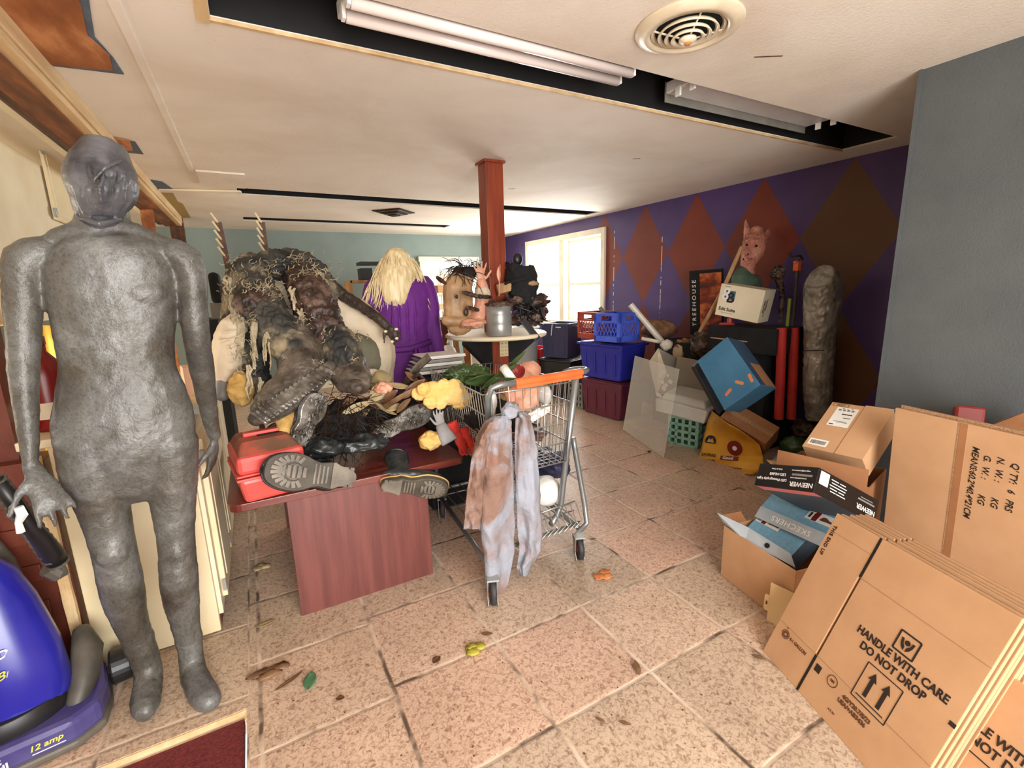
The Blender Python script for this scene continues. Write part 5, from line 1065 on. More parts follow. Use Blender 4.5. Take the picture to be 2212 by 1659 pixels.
wbox('black_case', 'black case standing on the wooden shelf left of the blond wig', 'case', 780, 579, 806, 604, 5.1, .2, MT['black'])
t = thing('wooden_shelf', 'open wooden shelf unit with black case on top, left of the purple coat', 'shelf', loc=W(790, 700, 5.1))
a = W(757, 606, 5.1); c = W(812, 606, 5.1)
for x in (a.x, c.x): build('side_board', MB().box((x, 5.25, a.z/2), (.03, .3, a.z)), MT['stick'], t)
for k in range(4): build('shelf_board', MB().box(((a.x+c.x)/2, 5.25, a.z-.01-k*.34), (c.x-a.x, .3, .025)), MT['stick'], t)
wbox('black_pack', 'black backpack shape by the teal wall behind the mannequin shoulder', 'backpack', 447, 588, 482, 655, 4.4, .2, MT['blackmatte'], bevel=.03)
wbox('grey_screen', 'dull grey-green screen below the black backpack', 'screen', 452, 655, 500, 690, 4.4, .05, MT['greycrate'])
wbox('dark_table', 'dark low table behind the grey mannequin arm', 'table', 440, 692, 520, 1012, 4.2, .5, MT['blackmatte'])
wbox('peach_carton', 'large peach carton behind the purple coat sleeve', 'box', 905, 690, 955, 735, 5.2, .3, MT['peach'])
wbox('white_appliance', 'white box-shaped appliance behind the purple coat', 'appliance', 900, 735, 960, 885, 5.2, .3, MT['white'])
m = MB(); crumple(m, W(968, 768, 4.4), (.09, .07, .11), 51, amp=.15); m.tube([W(968, 742, 4.4), W(970, 725, 4.4)], [.02, .004], 8); tag(build('white_mask', m, MT['white'], smooth=True, sub=1), 'white animal-head mask in front of the brown boards', 'mask')
wbox('picture_poster', 'pale framed poster hanging in front of the far bright window', 'poster', 945, 592, 990, 640, 7.36, .03, MT['peach'])
for i, (x0, x1, mm, lb) in enumerate([(958, 972, 'brick', 'dark red narrow board'), (976, 990, 'stick', 'tan narrow board'), (994, 1016, 'orangewood', 'wide orange-brown board')]):
    a = W(x0, 712, 4.5+.05*i); c = W(x1, 840, 4.5); tag(build('leaning_board', MB().bar((a.x, 4.5, a.z+.1), (a.x+.02, 4.35, 0), abs(W(x1, 712, 4.5).x-a.x), .03, (0, 1, 0)), MT[mm], bevel=.002), lb+' leaning under the left side of the round shelf', 'board')
wbox('white_louvre_door', 'white panelled door piece leaning left of the wooden post', 'door piece', 1018, 735, 1044, 943, 4.2, .04, MT['white_trim'])
t = thing('tray_stack', 'stack of grey trays and magazines beyond the yellow foam', 'trays', loc=W(945, 815, 2.7))
for k in range(5):
    p = W(945+k*4, 812-k*5, 2.75); build('tray', MB().box((p.x, 2.85, .90+.022*k), (.26, .28, .008), TR(0, 0, 0, 0, 0, 0)).box((p.x, 2.72, .905+.022*k), (.26, .008, .018)), MT['steel'] if k % 2 else MT['white'], t, bevel=.002)
tag(build('storage_cabinet', MB().box((.95+.12, 2.9, .44), (.40, .42, .86)), MT['blackmatte'], bevel=.004), 'low dark cabinet carrying the grey tray stack', 'cabinet')
bpy.data.objects['storage_cabinet'].location.x += .0
# grey trash can, red crate and black crate before the window
t = thing('trash_can', 'tall grey plastic trash can behind the round shelf', 'trash can', loc=F(1140, 850, 0))
p = W(1130, 740, 5.2)
build('body', MB().lathe([(0, 0), (.17, 0), (.20, .62), (.215, .63), (.215, .66), (.19, .66), (.16, .03), (0, .03)], 28, c=(p.x, 5.2, .25)), MT['grey_pl'], t, smooth=True); build('base_crate', MB().box((p.x, 5.2, .12), (.36, .36, .24)), MT['grey_pl'], t)

# ================================================================ TOTES AND CRATES BY THE WINDOW
def tote(name, label, cx, cy, z0, w, d, h, rz, m, taper=.88, lidded=True, cat='tote', group=None):
    M = TR(cx, cy, z0, 0, 0, rz); t = thing(name, label, cat, M=M, group=group)
    b = MB().box((0, 0, h/2-.01), (w*.96, d*.96, h-.02), taper=taper)
    if lidded:
        build('body', b, m, t, bevel=.022); build('lid', MB().box((0, 0, h-.012), (w*1.03, d*1.03, .024)).box((0, 0, h+.002), (w*.92, d*.92, .012)), m, t, bevel=.008)
    else:
        b = MB(); k = taper; T = .006
        o = [(-w/2*k, -d/2*k), (w/2*k, -d/2*k), (w/2*k, d/2*k), (-w/2*k, d/2*k)]; p = [(-w/2, -d/2), (w/2, -d/2), (w/2, d/2), (-w/2, d/2)]
        b.add([(x, y, 0) for x, y in o]+[(x, y, h) for x, y in p], [(3, 2, 1, 0)]+[(i, (i+1) % 4, 4+(i+1) % 4, 4+i) for i in range(4)])
        build('body', b, m, t, solid=T); r = MB()
        for i in range(4): a, c = p[i], p[(i+1) % 4]; r.bar((a[0], a[1], h), (c[0], c[1], h), .018, .02)
        build('rim', r, m, t, bevel=.003)
    rb = MB()
    for s_ in (-.32, -.1, .12, .34): rb.box((s_*w, -d*.475, h*.45), (.012, .01, h*.62))
    build('rib', rb, m, t, bevel=.003)
    return t
def crate(name, label, c, rz, s, h, m, pattern='diamond', cat='crate', eul=None, group=None, w=None):
    M = TR(c[0], c[1], c[2], *(eul or (0, 0, rz))); t = thing(name, label, cat, M=M, group=group)
    sx = s; sy = w or s
    fr = MB(); T = .012
    fr.box((0, 0, .008), (sx, sy, .012)); L = [(-sx/2, -sy/2), (sx/2, -sy/2), (sx/2, sy/2), (-sx/2, sy/2)]
    for i in range(4):
        a, b = L[i], L[(i+1) % 4]; A = V(a[0], a[1], 0); B = V(b[0], b[1], 0); d = (B-A).normalized(); Ls = (B-A).length
        def seg(u0, u1, z0, z1): fr.bar(A+d*u0+V(0, 0, (z0+z1)/2), A+d*u1+V(0, 0, (z0+z1)/2), T, z1-z0)
        if pattern == 'diamond':
            seg(0, Ls, 0, h*.20); seg(0, Ls*.30, h*.72, h*.90); seg(Ls*.70, Ls, h*.72, h*.90); seg(0, Ls, h*.90, h); seg(0, Ls, h*.66, h*.73); seg(0, .030, 0, h); seg(Ls-.030, Ls, 0, h)
            z0, z1 = h*.20, h*.66; n = 6; st = (Ls-.06)/n; hh = z1-z0
            for k in range(-1, n+1):
                for sg in (1, -1):
                    x0 = .03+k*st; x1 = x0+st*1.6
                    pa = [x0, z0 if sg > 0 else z1]; pb = [x1, z1 if sg > 0 else z0]
                    sl = (pb[1]-pa[1])/(pb[0]-pa[0])
                    if pa[0] < .03: pa[1] += sl*(.03-pa[0]); pa[0] = .03
                    if pb[0] > Ls-.03: pb[1] -= sl*(pb[0]-(Ls-.03)); pb[0] = Ls-.03
                    if pb[0]-pa[0] > .01: fr.bar(A+d*pa[0]+V(0, 0, pa[1]), A+d*pb[0]+V(0, 0, pb[1]), .006, .007)
        else:        # round-ish holes: a grid of thick bars
            nx = 4; nz = 4
            for k in range(nx+1): u = (Ls-.02)*k/nx; seg(u, u+.024, 0, h)
            for k in range(nz+1): z = (h-.02)*k/nz; seg(0, Ls, z, z+.024)
    build('crate_frame', fr, m, t, bevel=.0025); return t
tote('storage_tote', 'maroon lidded tote on the floor, under the cobalt blue tote', 3.369, 3.86, .002, .62, .42, .40, -84, MT['maroon'])
tote('storage_tote', 'cobalt blue lidded tote stacked on the maroon tote', 3.345, 3.855, .42, .62, .42, .38, -82, MT['blue_tote'])
crate('milk_crate', 'blue plastic milk crate on top of the cobalt tote', (3.27, 3.70, .838), -80, .32, .285, MT['blue_crate'])
crate('milk_crate', 'brick red milk crate tucked behind the blue milk crate', (3.31, 4.05, .838), -82, .31, .285, MT['red_crate'])
tote('storage_tote', 'navy open-topped tote with a white strap under the window', 3.46, 4.95, .52, .38, .38, .42, -64, MT['navy'], lidded=False, taper=.9)
p = W(1205, 690, 4.80); m = MB(); NM = TR(3.46, 4.95, .52, 0, 0, -64); m.tube([NM @ V(-.02, -.19, .425), NM @ V(-.03, -.199, .41), NM @ V(-.045, -.197, .28)], .006, 6); tag(build('white_strap', m, MT['white'], smooth=True), 'thin white strap hanging over the rim of the navy tote', 'strap')
tag(build('foam_sheet', MB().box((3.46, 4.95, .905), (.33, .33, .01), None), MT['white']), 'white foam sheet lying inside the navy tote', 'sheet')
crate('milk_crate', 'black crate with round holes below the bright red crate', (3.32, 5.35, 0), -70, .34, .30, MT['black'], 'holes'); crate('milk_crate', 'bright red crate between the trash can and the navy tote', (3.32, 5.35, .305), -70, .32, .30, MT['red_crate2'])
tote('storage_tote', 'black lidded tote under the navy tote', 3.46, 4.90, .002, .50, .46, .50, -70, MT['black'])
crate('milk_crate', 'dull grey crate on the floor left of the maroon tote', (3.30, 4.32, 0), -80, .22, .30, MT['greycrate'], 'holes')
# things behind the totes
m = MB(); m.tube([W(1362, 658, 3.60), W(1440, 750, 3.35)], .030, 20); tag(build('cardboard_tube', m, MT['pvc'], bevel=.001), 'thick white tube leaning behind the blue milk crate', 'tube')
m = MB(); m.tube([W(1386, 731, 3.35), W(1432, 740, 3.22), W(1446, 742, 3.20)], .017, 16); tag(build('pvc_pipe', m, MT['pvc'], smooth=True), 'thin white pipe lying over the boxes right of the blue milk crate', 'pipe')
m = MB(); m.tube([W(1296, 665, 4.1), W(1312, 685, 4.0)], .022, 14); tag(build('dark_tube', m, MT['greycrate']), 'short dark tube sticking out behind the red milk crate', 'tube')
m = MB(); crumple(m, W(1425, 712, 3.55), (.16, .18, .10), 61, amp=.3, fr=3); tag(build('brown_paper_bag', m, MT['brownpaper'], sub=1, disp=.04, dsc=.04, smooth=True), 'crumpled brown paper bags piled against the purple wall', 'paper bag')
m = MB(); crumple(m, W(1478, 760, 3.15), (.12, .10, .13), 62, amp=.15); tag(build('striped_cloth', m, MT['cloth_stripe'], smooth=True, disp=.02, dsc=.06, sub=1), 'tan and brown striped cloth below the brown paper bags', 'cloth')
m = MB(); crumple(m, W(1440, 745, 3.1), (.06, .05, .05), 63); tag(build('white_roll', m, MT['pvc'], smooth=True), 'pale bundle at the end of the thin white pipe', 'bundle')
tag(build('storage_shelf', MB().box((3.78, 2.85, .42), (.44, 1.2, .84)), MT['blackmatte'], bevel=.004), 'black low shelf against the purple wall under the clutter', 'shelf')
m = MB(); crumple(m, W(1525, 745, 2.9), (.17, .12, .13), 64, amp=.4); tag(build('dark_fur', m, MT['rotflesh'], remesh=.009, disp=.03, dsc=.04), 'dark brown fur bundle at the foot of the wooden stick', 'fur')
# acrylic sheet standing on the floor
t = thing('acrylic_sheet', 'clear scratched acrylic sheet with torn tape, leaning before the maroon tote', 'sheet', M=TR(2.975, 2.94, .370, -8.3, 0, -108.5))
build('sheet', MB().box((0, 0, 0), (.80, .004, .735)), MT['acrylic'], t); m = MB()
rr = random.Random(2)
for i in range(9): crumple(m, (.16+.10*rr.uniform(-1, 1)+.08*(i % 2), -.003, .20+.10*rr.uniform(-1, 1)), (.035*rr.uniform(.5, 1.3), .0015, .018*rr.uniform(.6, 1.4)), i, 14, 8, amp=.7, fr=3)
build('torn_tape', m, MT['bagclear'], t)
# printer with raised lid on the mint crate
crate('mint_crate', 'mint green basket crate with round holes, standing on the floor', (3.30, 2.75, 0), -72, .26, .26, MT['teal'], 'holes', w=.30)
t = thing('printer', 'off-white office printer with its grey lid raised, on the mint crate', 'printer', M=TR(3.30, 2.78, .262, 0, 6, -72))
build('body', MB().box((0, 0, .06), (.46, .40, .12), taper=.95), MT['printer'], t, bevel=.012); build('top_panel', MB().box((0, .02, .15), (.36, .30, .07), TR(0, 0, 0, 4, 0, 0), taper=1.12), MT['printer'], t, bevel=.02)
build('lid', MB().box((-.02, .17, .30), (.44, .03, .30), TR(0, 0, 0, 0, 0, 0)), MT['printer_lid'], t, bevel=.008)
sl = MB()
for i in range(7): sl.box((.228, -.12+.035*i, .065), (.006, .010, .075), None)
build('vent_slots', sl, MT['black'], t)
t = thing('paper_carton', 'white angular carton panel leaning behind the acrylic sheet', 'carton', loc=W(1420, 790, 3.05))
P = [W(1422, 752, 3.10), W(1500, 795, 3.02), W(1510, 860, 3.0), W(1416, 850, 3.06)]
build('panel', MB().add([tuple(x) for x in P], [(0, 1, 2, 3)]), MT['printer_lid'], t, solid=.012)
P = [W(1422, 752, 3.10), W(1402, 782, 3.06), W(1418, 852, 3.04), W(1440, 805, 3.02)]
build('flap', MB().add([tuple(x) for x in P], [(0, 1, 2, 3)]), MT['cream_cloth'], t, solid=.006)

# ================================================================ UP AGAINST THE PURPLE WALL
t = thing('movie_poster', 'dark framed poster with a fiery sky and a vertical title, leaning on the purple wall', 'poster', M=TR(3.80, 3.05, 1.205, 4.5, -1, -88))
PW, PHt = .36, .62; build('board', MB().box((0, 0, 0), (PW, .018, PHt)), MT['dark'], t, bevel=.002)
nt = NT('fiery_sky_print'); x_, y_, z_ = nt.xyz(); c_ = nt.ramp(nt.noise(4, 4, .6, vec=nt.map((1, 1, 2.2))), [(.35, (34, 12, 8)), (.5, (132, 48, 20)), (.62, (206, 112, 54)), (.75, (60, 22, 12))]); nt.col(c_); nt.rgh(.35)
build('picture', MB().box((.055, -.0097, .0), (.23, .0012, .56)), nt.m, t)
text('TREEHOUSE', .060, face((PW, .018, PHt), 'front', -.125, .0, 90, .001), MT['whiteink'], t, sp=1.5, bold=.0005, sx=1)
# carton with a printed logo
ED = (.35, .196, .255); t = thing('software_carton', 'ivory carton printed Edit Suite, balanced in front of the pig mask bust', 'box', M=TR(3.50, 2.44, 1.232, .8, 10.2, -79))
build('carton', MB().box((0, 0, 0), ED), MT['editbox'], t, bevel=.003)
text('B', .115, face(ED, 'front', -.075, .025), MT['ink'], t, bold=.003); patch('logo_block', t, face(ED, 'front', -.085, .045, 0, .0003), .085, .075, MT['teal_ink'])
m = MB(); M = face(ED, 'front', -.115, .055, 0, .001)
for s_ in ((0, .02), (-.005, -.025)): m.lathe([(.010, 0), (.026, 0), (.026, .001), (.010, .001), (.010, 0)], 20, M @ TR(s_[0], s_[1], 0))
build('logo_rings', m, MT['whiteink'], t); text('Edit Suite', .036, face(ED, 'front', -.085, -.070), MT['ink'], t, bold=.001); text('software and hardware', .011, face(ED, 'front', -.085, -.097), MT['greyink'], t); text('Truevision', .013, face(ED, 'front', -.115, .112), MT['ink'], t)
lines('side_print', t, face(ED, 'right', 0, -.02), [(-.055, .02, .014, .10), (-.03, .0, .010, .12), (-.01, .03, .012, .09)], MT['ink2'])
# pig mask bust
t = thing('pig_mask_bust', 'pink pig-faced mask on a green painted bust behind the ivory carton', 'mask', loc=W(1620, 600, 2.60))
m = MB(); Yq = 2.58; limb(m, [(1634, 502, Yq, 16), (1632, 515, Yq, 27), (1629, 535, Yq-.01, 27), (1622, 555, Yq-.02, 23), (1616, 572, Yq, 17), (1614, 590, Yq+.01, 17)], side=(1, 0, 0), asp=1.0, n=18)
m.ball(W(1614, 545, Yq-.09), (.032, .03, .028)); m.tube([W(1604, 552, Yq-.07), W(1612, 562, Yq-.09), W(1624, 560, Yq-.08)], .010, 8, rnd=True)
m.tube([W(1612, 520, Yq-.08), W(1630, 514, Yq-.08), W(1648, 520, Yq-.06)], .009, 8, rnd=True); m.tube([W(1614, 510, Yq-.06), W(1632, 505, Yq-.07), W(1648, 512, Yq-.05)], .007, 8, rnd=True)
for a, c in (((1612, 512), (1611, 476)), ((1650, 514), (1664, 494))):
    m.tube([W(*a, Yq), W((a[0]+c[0])/2+(2 if a[0] < 1630 else 5), (a[1]+c[1])/2, Yq-.01), W(*c, Yq+.01)], [.034, .040, .010], 10, side=(1, 0, 0), asp=.35, rnd=True)
build('mask', m, MT['pigskin'], t, remesh=.0042, smt=2, disp=.010, dsc=.018)
e = MB(); e.ball(W(1613, 529, Yq-.095), (.013, .008, .010), 10).ball(W(1634, 531, Yq-.090), (.013, .008, .010), 10).ball(W(1606, 560, Yq-.10), (.008, .006, .008), 8).ball(W(1616, 549, Yq-.115), (.006, .006, .006), 8); build('eye_holes', e, MT['dark'], t, smooth=True)
m = MB(); limb(m, [(1612, 582, Yq+.02, 20), (1608, 596, Yq+.02, 36), (1612, 615, Yq+.01, 44), (1618, 640, Yq, 42)], side=(1, 0, 0), asp=.6, n=18); build('shoulders', m, MT['greenshirt'], t, remesh=.006, smt=3)
# long stick
m = MB(); m.tube([W(1601, 535, 2.44), W(1590, 562, 2.48), W(1560, 630, 2.62), (W(1512, 715, 2.85))], [.014, .016, .016, .015], 12, rnd=True); tag(build('wooden_stick', m, MT['stick'], smooth=True), 'long pale wooden stick leaning across the poster to the pig mask', 'stick')
# red can, medal, shelf edge
t = thing('gas_can', 'small red plastic can under the ivory carton', 'can', M=TR(*W(1570, 712, 2.72), 0, 0, -60)); build('body', MB().box((0, 0, 0), (.13, .11, .125)), MT['red_plastic'], t, bevel=.02); build('spout', MB().cyl((.02, 0, .06), (.02, 0, .10), .022), MT['red_plastic'], t)
p = W(1628, 728, 2.45); t = thing('round_tag', 'small round metal tag with a white tip hanging under the ivory carton', 'tag', M=basis(p, (1, -.4, 0), (0, 0, 1))); build('disc', MB().lathe([(0, 0), (.020, 0), (.020, .003), (0, .003)], 20), MT['steel'], t); build('tip', MB().box((0, .026, .001), (.008, .018, .003)), MT['white'], t)
a, c = W(1535, 729, 2.60), W(1665, 744, 2.25); t = thing('dark_storage_box', 'dark box with a wooden top edge behind the blue carton', 'box', loc=(a.x+.15, 2.5, .84)); build('body', MB().box((3.66, 2.45, .93), (.36, .62, .20)), MT['blackmatte'], t); build('top_edge', MB().bar(a, c, .02, .008), MT['stick'], t)
# foam tubes, clamp, duct-taped leg
for px, lb in ((1689, 'left'), (1716, 'right')):
    a = W(px-7, 905, 2.10); c = W(px, 708, 2.14); tag(build('foam_tube', MB().tube([a, (a+c)/2+V(.004, 0, 0), c], .0335, 24), MT['noodle'], bevel=.002), '%s of the two upright red foam tubes' % ('left one' if lb == 'left' else 'right one'), 'foam tube')
tag(build('lime_tube', MB().tube([W(1697, 740, 2.26), W(1706, 645, 2.24)], .0125, 14), MT['green_noodle']), 'lime green slim tube rising between the red foam tubes', 'tube')
t = thing('bar_clamp', 'tall orange-headed bar clamp behind the red foam tubes', 'clamp', loc=W(1710, 900, 2.2))
build('bar', MB().tube([W(1700, 860, 2.24), W(1724, 560, 2.24)], .013, 10), MT['vac_grey'], t); build('head', MB().box((0, 0, 0), (.05, .04, .075), Matrix.Translation(W(1722, 575, 2.22))).box((0, 0, .03), (.075, .03, .02), Matrix.Translation(W(1722, 575, 2.22))), MT['orange'], t, bevel=.006)
build('crank', MB().tube([W(1706, 545, 2.2), W(1710, 556, 2.2), W(1728, 552, 2.2), W(1734, 560, 2.2)], .008, 8, rnd=True), MT['rotflesh'], t, smooth=True)
m = MB(); crumple(m, W(1680, 590, 2.32), (.06, .05, .055), 71, amp=.5, fr=3); m.tube([W(1682, 600, 2.32), W(1690, 640, 2.32), W(1686, 700, 2.32)], [.03, .022, .016], 10); tag(build('skull_mask', m, MT['rotflesh'], remesh=.005, disp=.02, dsc=.02), 'dark grey skull-like prop on a stand left of the bar clamp', 'prop')
t = thing('taped_leg_cast', 'leg-shaped cast wrapped in grey duct tape, foot end up, beside the foam tubes', 'prop leg', loc=W(1770, 900, 1.93))
m = MB(); limb(m, [(1768, 900, 1.93, 30), (1766, 860, 1.93, 34), (1767, 800, 1.93, 36), (1770, 758, 1.93, 37), (1772, 700, 1.93, 41), (1778, 640, 1.93, 48), (1776, 605, 1.93, 44), (1772, 596, 1.93, 34)], asp=.9, n=18, rnd=False); m.ball(W(1810, 620, 1.93), (.045, .05, .055)); build('cast', m, MT['duct'], t, remesh=.006, smt=1, disp=.022, dsc=.05)
build('seam', MB().tube([W(1733, 758, 1.90), W(1770, 757, 1.845), W(1808, 757, 1.90)], .003, 6), MT['dark'], t)

# ================================================================ BOXES
# blue carton tipped on a corner
WB = (.30, .22, .42); Mw = TR(3.17, 2.26, .70, -19.6, -43.4, -71.2)
s_ = .845; WB = (.357*s_, .261*s_, .504*s_)
Mw = Matrix.Translation(CAM+(V(3.520, 2.506, .620)-CAM)*s_) @ Euler((R(-19.62), R(-43.38), R(-71.19))).to_matrix().to_4x4()
t = thing('blue_carton', 'blue printed carton tipped on its corner, with orange dashes near one end', 'box', M=Mw)
build('carton', MB().box((0, 0, 0), WB), MT['walmart'], t, bevel=.003); patch('side_panel', t, face(WB, 'right', .0, 0, 0, .0012), WB[1]*.98, WB[2]*.98, MT['walmart_dk']); patch('brown_side', t, face(WB, 'right', .03, -.11, 0, .0022), WB[1]*.6, WB[2]*.46, MT['card2'])
for (u, v, a) in ((.045, -.115, 40), (-.055, -.125, 105), (.125, -.135, -10)):
    build('orange_dash', MB().prism(round_rect(-.011, .011, -.032, .032, .0105), .0008, face(WB, 'front', u, v, a)), MT['spark'], t)
tag(build('dark_tray', MB().bar(W(1500, 788, 2.06), W(1556, 888, 1.98), .05, .03, (0, -1, .3)), MT['black'], bevel=.004), 'long dark edge strip leaning along the lower side of the blue carton', 'strip')
# tipped plain carton
Mc = Matrix.Translation(CAM+(V(3.245, 2.154, .288)-CAM)*1.0) @ Euler((R(43.1), R(22.4), R(-77.3))).to_matrix().to_4x4()
t = thing('cardboard_box', 'plain brown carton tipped behind the yellow plastic bag', 'box', M=Mc); build('carton', MB().box((0, 0, 0), (.37, .17, .21)), MT['card2'], t, bevel=.003); build('tape', MB().box((0, 0, .1055), (.37, .03, .001)), MT['cardedge'], t)
# yellow plastic bag
t = thing('plastic_bag', 'yellow printed plastic shopping bag slumped on the floor', 'bag', loc=F(1575, 1005, 0))
YB2 = [(888, 1538, 1575), (905, 1530, 1600), (940, 1522, 1640), (975, 1514, 1650), (990, 1508, 1648), (1012, 1515, 1640), (1024, 1530, 1628)]
pA, pB = W(1515, 985, 2.22), W(1640, 1010, 1.95)
def bagf(u, v):
    k = u*(len(YB2)-1); i = min(int(k), len(YB2)-2); f_ = k-i; y = YB2[i][0]*(1-f_)+YB2[i+1][0]*f_; a = YB2[i][1]*(1-f_)+YB2[i+1][1]*f_; c = YB2[i][2]*(1-f_)+YB2[i+1][2]*f_
    x = a*(1-v)+c*v; Y = 2.42-.47*v-.03*math.sin(PI*v)*u+.08*(1-u); return W(x, y+v*30*(1-u), Y)+V(0, 0, 0)+V(-.5, -1, .2)*(noise.noise(V(u*5, v*6, 3))*.022*(.3+u))
def bagb(u, v): p = bagf(u, v); return p+V(.30, .35, 0).normalized()*(.012+.11*math.sin(PI*min(1, u*.9+.08))*math.sin(PI*v)**.5)
build('front', MB().grid(bagf, 30, 30), MT['bagyellow'], t, smooth=True, solid=.0015); build('back', MB().grid(bagb, 20, 20), MT['bagyellow'], t, smooth=True, solid=.0015)
def bagM(u, v): p = bagf(u, v); dx = bagf(u, min(1, v+.05))-bagf(u, max(0, v-.05)); dy = bagf(max(0, u-.05), v)-bagf(min(1, u+.05), v); M = basis(p, dx, dy); return M @ Matrix.Translation((0, 0, .010))
def disc(name, M, r, m): return build(name, MB().lathe([(0, 0), (r, 0), (r, .001), (0, .001)], 24, M), m, t, world=True)
disc('round_badge', bagM(.42, .56), .060, MT['bagred']); build('badge_bar', MB().box((0, 0, 0), (.135, .036, .001), bagM(.62, .48)), MT['bagred'], t, world=True)
text('Good', .034, bagM(.62, .48) @ TR(-.01, 0, .001), MT['whiteink'], t, bold=.0012, world=True); disc('face_patch', bagM(.42, .56) @ TR(0, 0, .0012), .018, MT['white'])
build('dome_logo', MB().prism([(.045*math.cos(R(a)), .045*math.sin(R(a))) for a in range(0, 181, 15)]+[(-.045, -.02), (.045, -.02)], .001, bagM(.38, .13)), MT['bagblue'], t, world=True)
build('mountain', MB().prism([(-.03, -.012), (-.012, .022), (0, .006), (.013, .026), (.03, -.012)], .001, bagM(.38, .13) @ TR(0, 0, .001)), MT['bagyellow'], t, world=True)
text('SAVING', .036, bagM(.58, .15), MT['ink'], t, bold=.001, world=True); text('WORLD', .036, bagM(.70, .15), MT['ink'], t, bold=.001, world=True)
text('Best Donation • Best Prices', .019, bagM(.80, .50), MT['ink'], t, bold=.0005, world=True); text('savingworld.com', .030, bagM(.93, .48), MT['ink'], t, bold=.0008, world=True)
# parcel box resting on a bigger open box
Ma = Matrix.Translation(V(2.50, 1.135, .64)) @ Euler((R(33), R(-3), R(-90))).to_matrix().to_4x4()
Ma = Matrix.Translation(CAM+(V(2.621, 1.180, .597)-CAM)*.93) @ Euler((R(36.1), R(-2.8), R(-90.1))).to_matrix().to_4x4()
AD = (.262, .312, .115); t = thing('parcel_box', 'brown parcel box with a large white shipping label and a barcode sticker', 'box', M=Ma); build('carton', MB().box((0, 0, 0), AD), MT['card'], t, bevel=.002)
build('overlap_flap', MB().box((.075, .0, .0595), (.115, AD[1]*1.02, .003)), MT['card'], t); fT = face(AD, 'top', -.045, .065, 0, .001); lb = patch('shipping_label', t, fT, .095, .125, MT['white'])
lines('label_print', t, fT @ TR(0, 0, .0006), [(.012, .018, .045, .006), (.02, -.005, .030, .004), (.0, -.03, .06, .002), (.01, -.036, .05, .002), (-.03, -.052, .02, .005)], MT['ink'])
lines('label_icons', t, fT @ TR(0, 0, .0006), [(-.030+.019*i, .045-.0*i, .013, .011) for i in range(4)]+[(-.018+.019*i, .056, .010, .004) for i in range(3)], MT['greyink'])
fT2 = face(AD, 'top', -.075, -.115, 0, .001); patch('barcode_sticker', t, fT2, .085, .040, MT['white']); barcode(t, fT2 @ TR(0, 0, .0006), .066, .022)
lines('outline_mark', t, face(AD, 'top', -.085, .142), [(0, .008, .07, .002), (0, -.008, .07, .002), (-.035, 0, .002, .018), (.035, 0, .002, .018)], MT['ink']); text('HEAVY', .012, face(AD, 'top', -.085, .142), MT['ink'], t)
Mb = TR(2.38, 1.13, .25, 0, 0, -78); BD = (.36, .30, .50); t = thing('open_box', 'large open brown box with black printed tape under the parcel box', 'box', M=Mb); m = MB(); T = .005
for s1 in (-1, 1): m.box((s1*BD[0]/2, 0, 0), (T, BD[1], BD[2])); m.box((0, s1*BD[1]/2, 0), (BD[0], T, BD[2]))
m.box((0, 0, -BD[2]/2), (BD[0], BD[1], T)); build('carton', m, MT['card2'], t)
build('flap', MB().box((0, -BD[1]/2-.05, BD[2]/2+.03), (BD[0], .004, .13), TR(0, 0, 0, 0, 0, 0)), MT['card2'], t, label='lifted front flap')
build('flap', MB().bar((-BD[0]/2, -BD[1]/2, BD[2]/2), (-BD[0]/2-.035, -BD[1]/2-.03, BD[2]/2+.01), .10, .004), MT['card'], t)
for u in (-.09, .08): build('black_tape', MB().box((0, 0, 0), (.085, .07, .001), face(BD, 'front', u, .18, -8, .002)), MT['black'], t)
# black glossy light carton
ND = (.321*.97, .410*.97, .113); t = thing('light_carton', 'glossy black carton with white upside-down lettering, resting on the blue shoe box', 'box', M=Matrix.Translation(CAM+(V(2.241, 1.128, .404)-CAM)*.90) @ Euler((R(-31.25), R(-16.2), R(-98.2))).to_matrix().to_4x4() @ Matrix.Diagonal((.9, .9, .9, 1)))
build('carton', MB().box((0, 0, 0), ND), MT['neewer'], t, bevel=.0015); fF = face(ND, 'front', 0, 0, 180)
text('NEEWER', .029, face(ND, 'front', .09, -.030, 180), MT['whiteink'], t, bold=.0006); text('LED Photography Light', .0175, face(ND, 'front', -.068, -.018, 180), MT['whiteink'], t, bold=.0003); text('LED-NL660', .018, face(ND, 'front', -.04, .009, 180), MT['whiteink'], t, bold=.0004); text('Made in China', .010, face(ND, 'front', -.05, .034, 180), MT['whiteink'], t)
text('www.neewer.com', .011, face(ND, 'front', .07, -.002, 180), MT['whiteink'], t); text('support@neewer.com', .010, face(ND, 'front', .075, .034, 180), MT['whiteink'], t); lines('print_bar', t, face(ND, 'front', .085, .014, 180), [(0, 0, .10, .010)], MT['greyink'])
text('NEEWER', .031, face(ND, 'right', .125, -.014, 180), MT['whiteink'], t, bold=.0006); lines('print_bar', t, face(ND, 'right', .12, .018, 180), [(0, 0, .11, .007), (0, -.012, .08, .004)], MT['greyink'])
fR = face(ND, 'right', -.06, 0, 180); lines('spec_lines', t, fR, [(.05*(i % 2)-.02, -.035+.013*(i//2), .036+.01*((i*7) % 3), .004) for i in range(10)], MT['whiteink']); patch('white_sticker', t, face(ND, 'right', -.155, .020, 180), .055, .058, MT['white'])
patch('bottom_print', t, face(ND, 'bottom', 0, -.02, 0), ND[0]*.96, ND[1]*.9, MT['sk_dk']); patch('pink_band', t, face(ND, 'bottom', 0, .165, 0, .001), ND[0]*.96, .05, MT['pinkprint'])
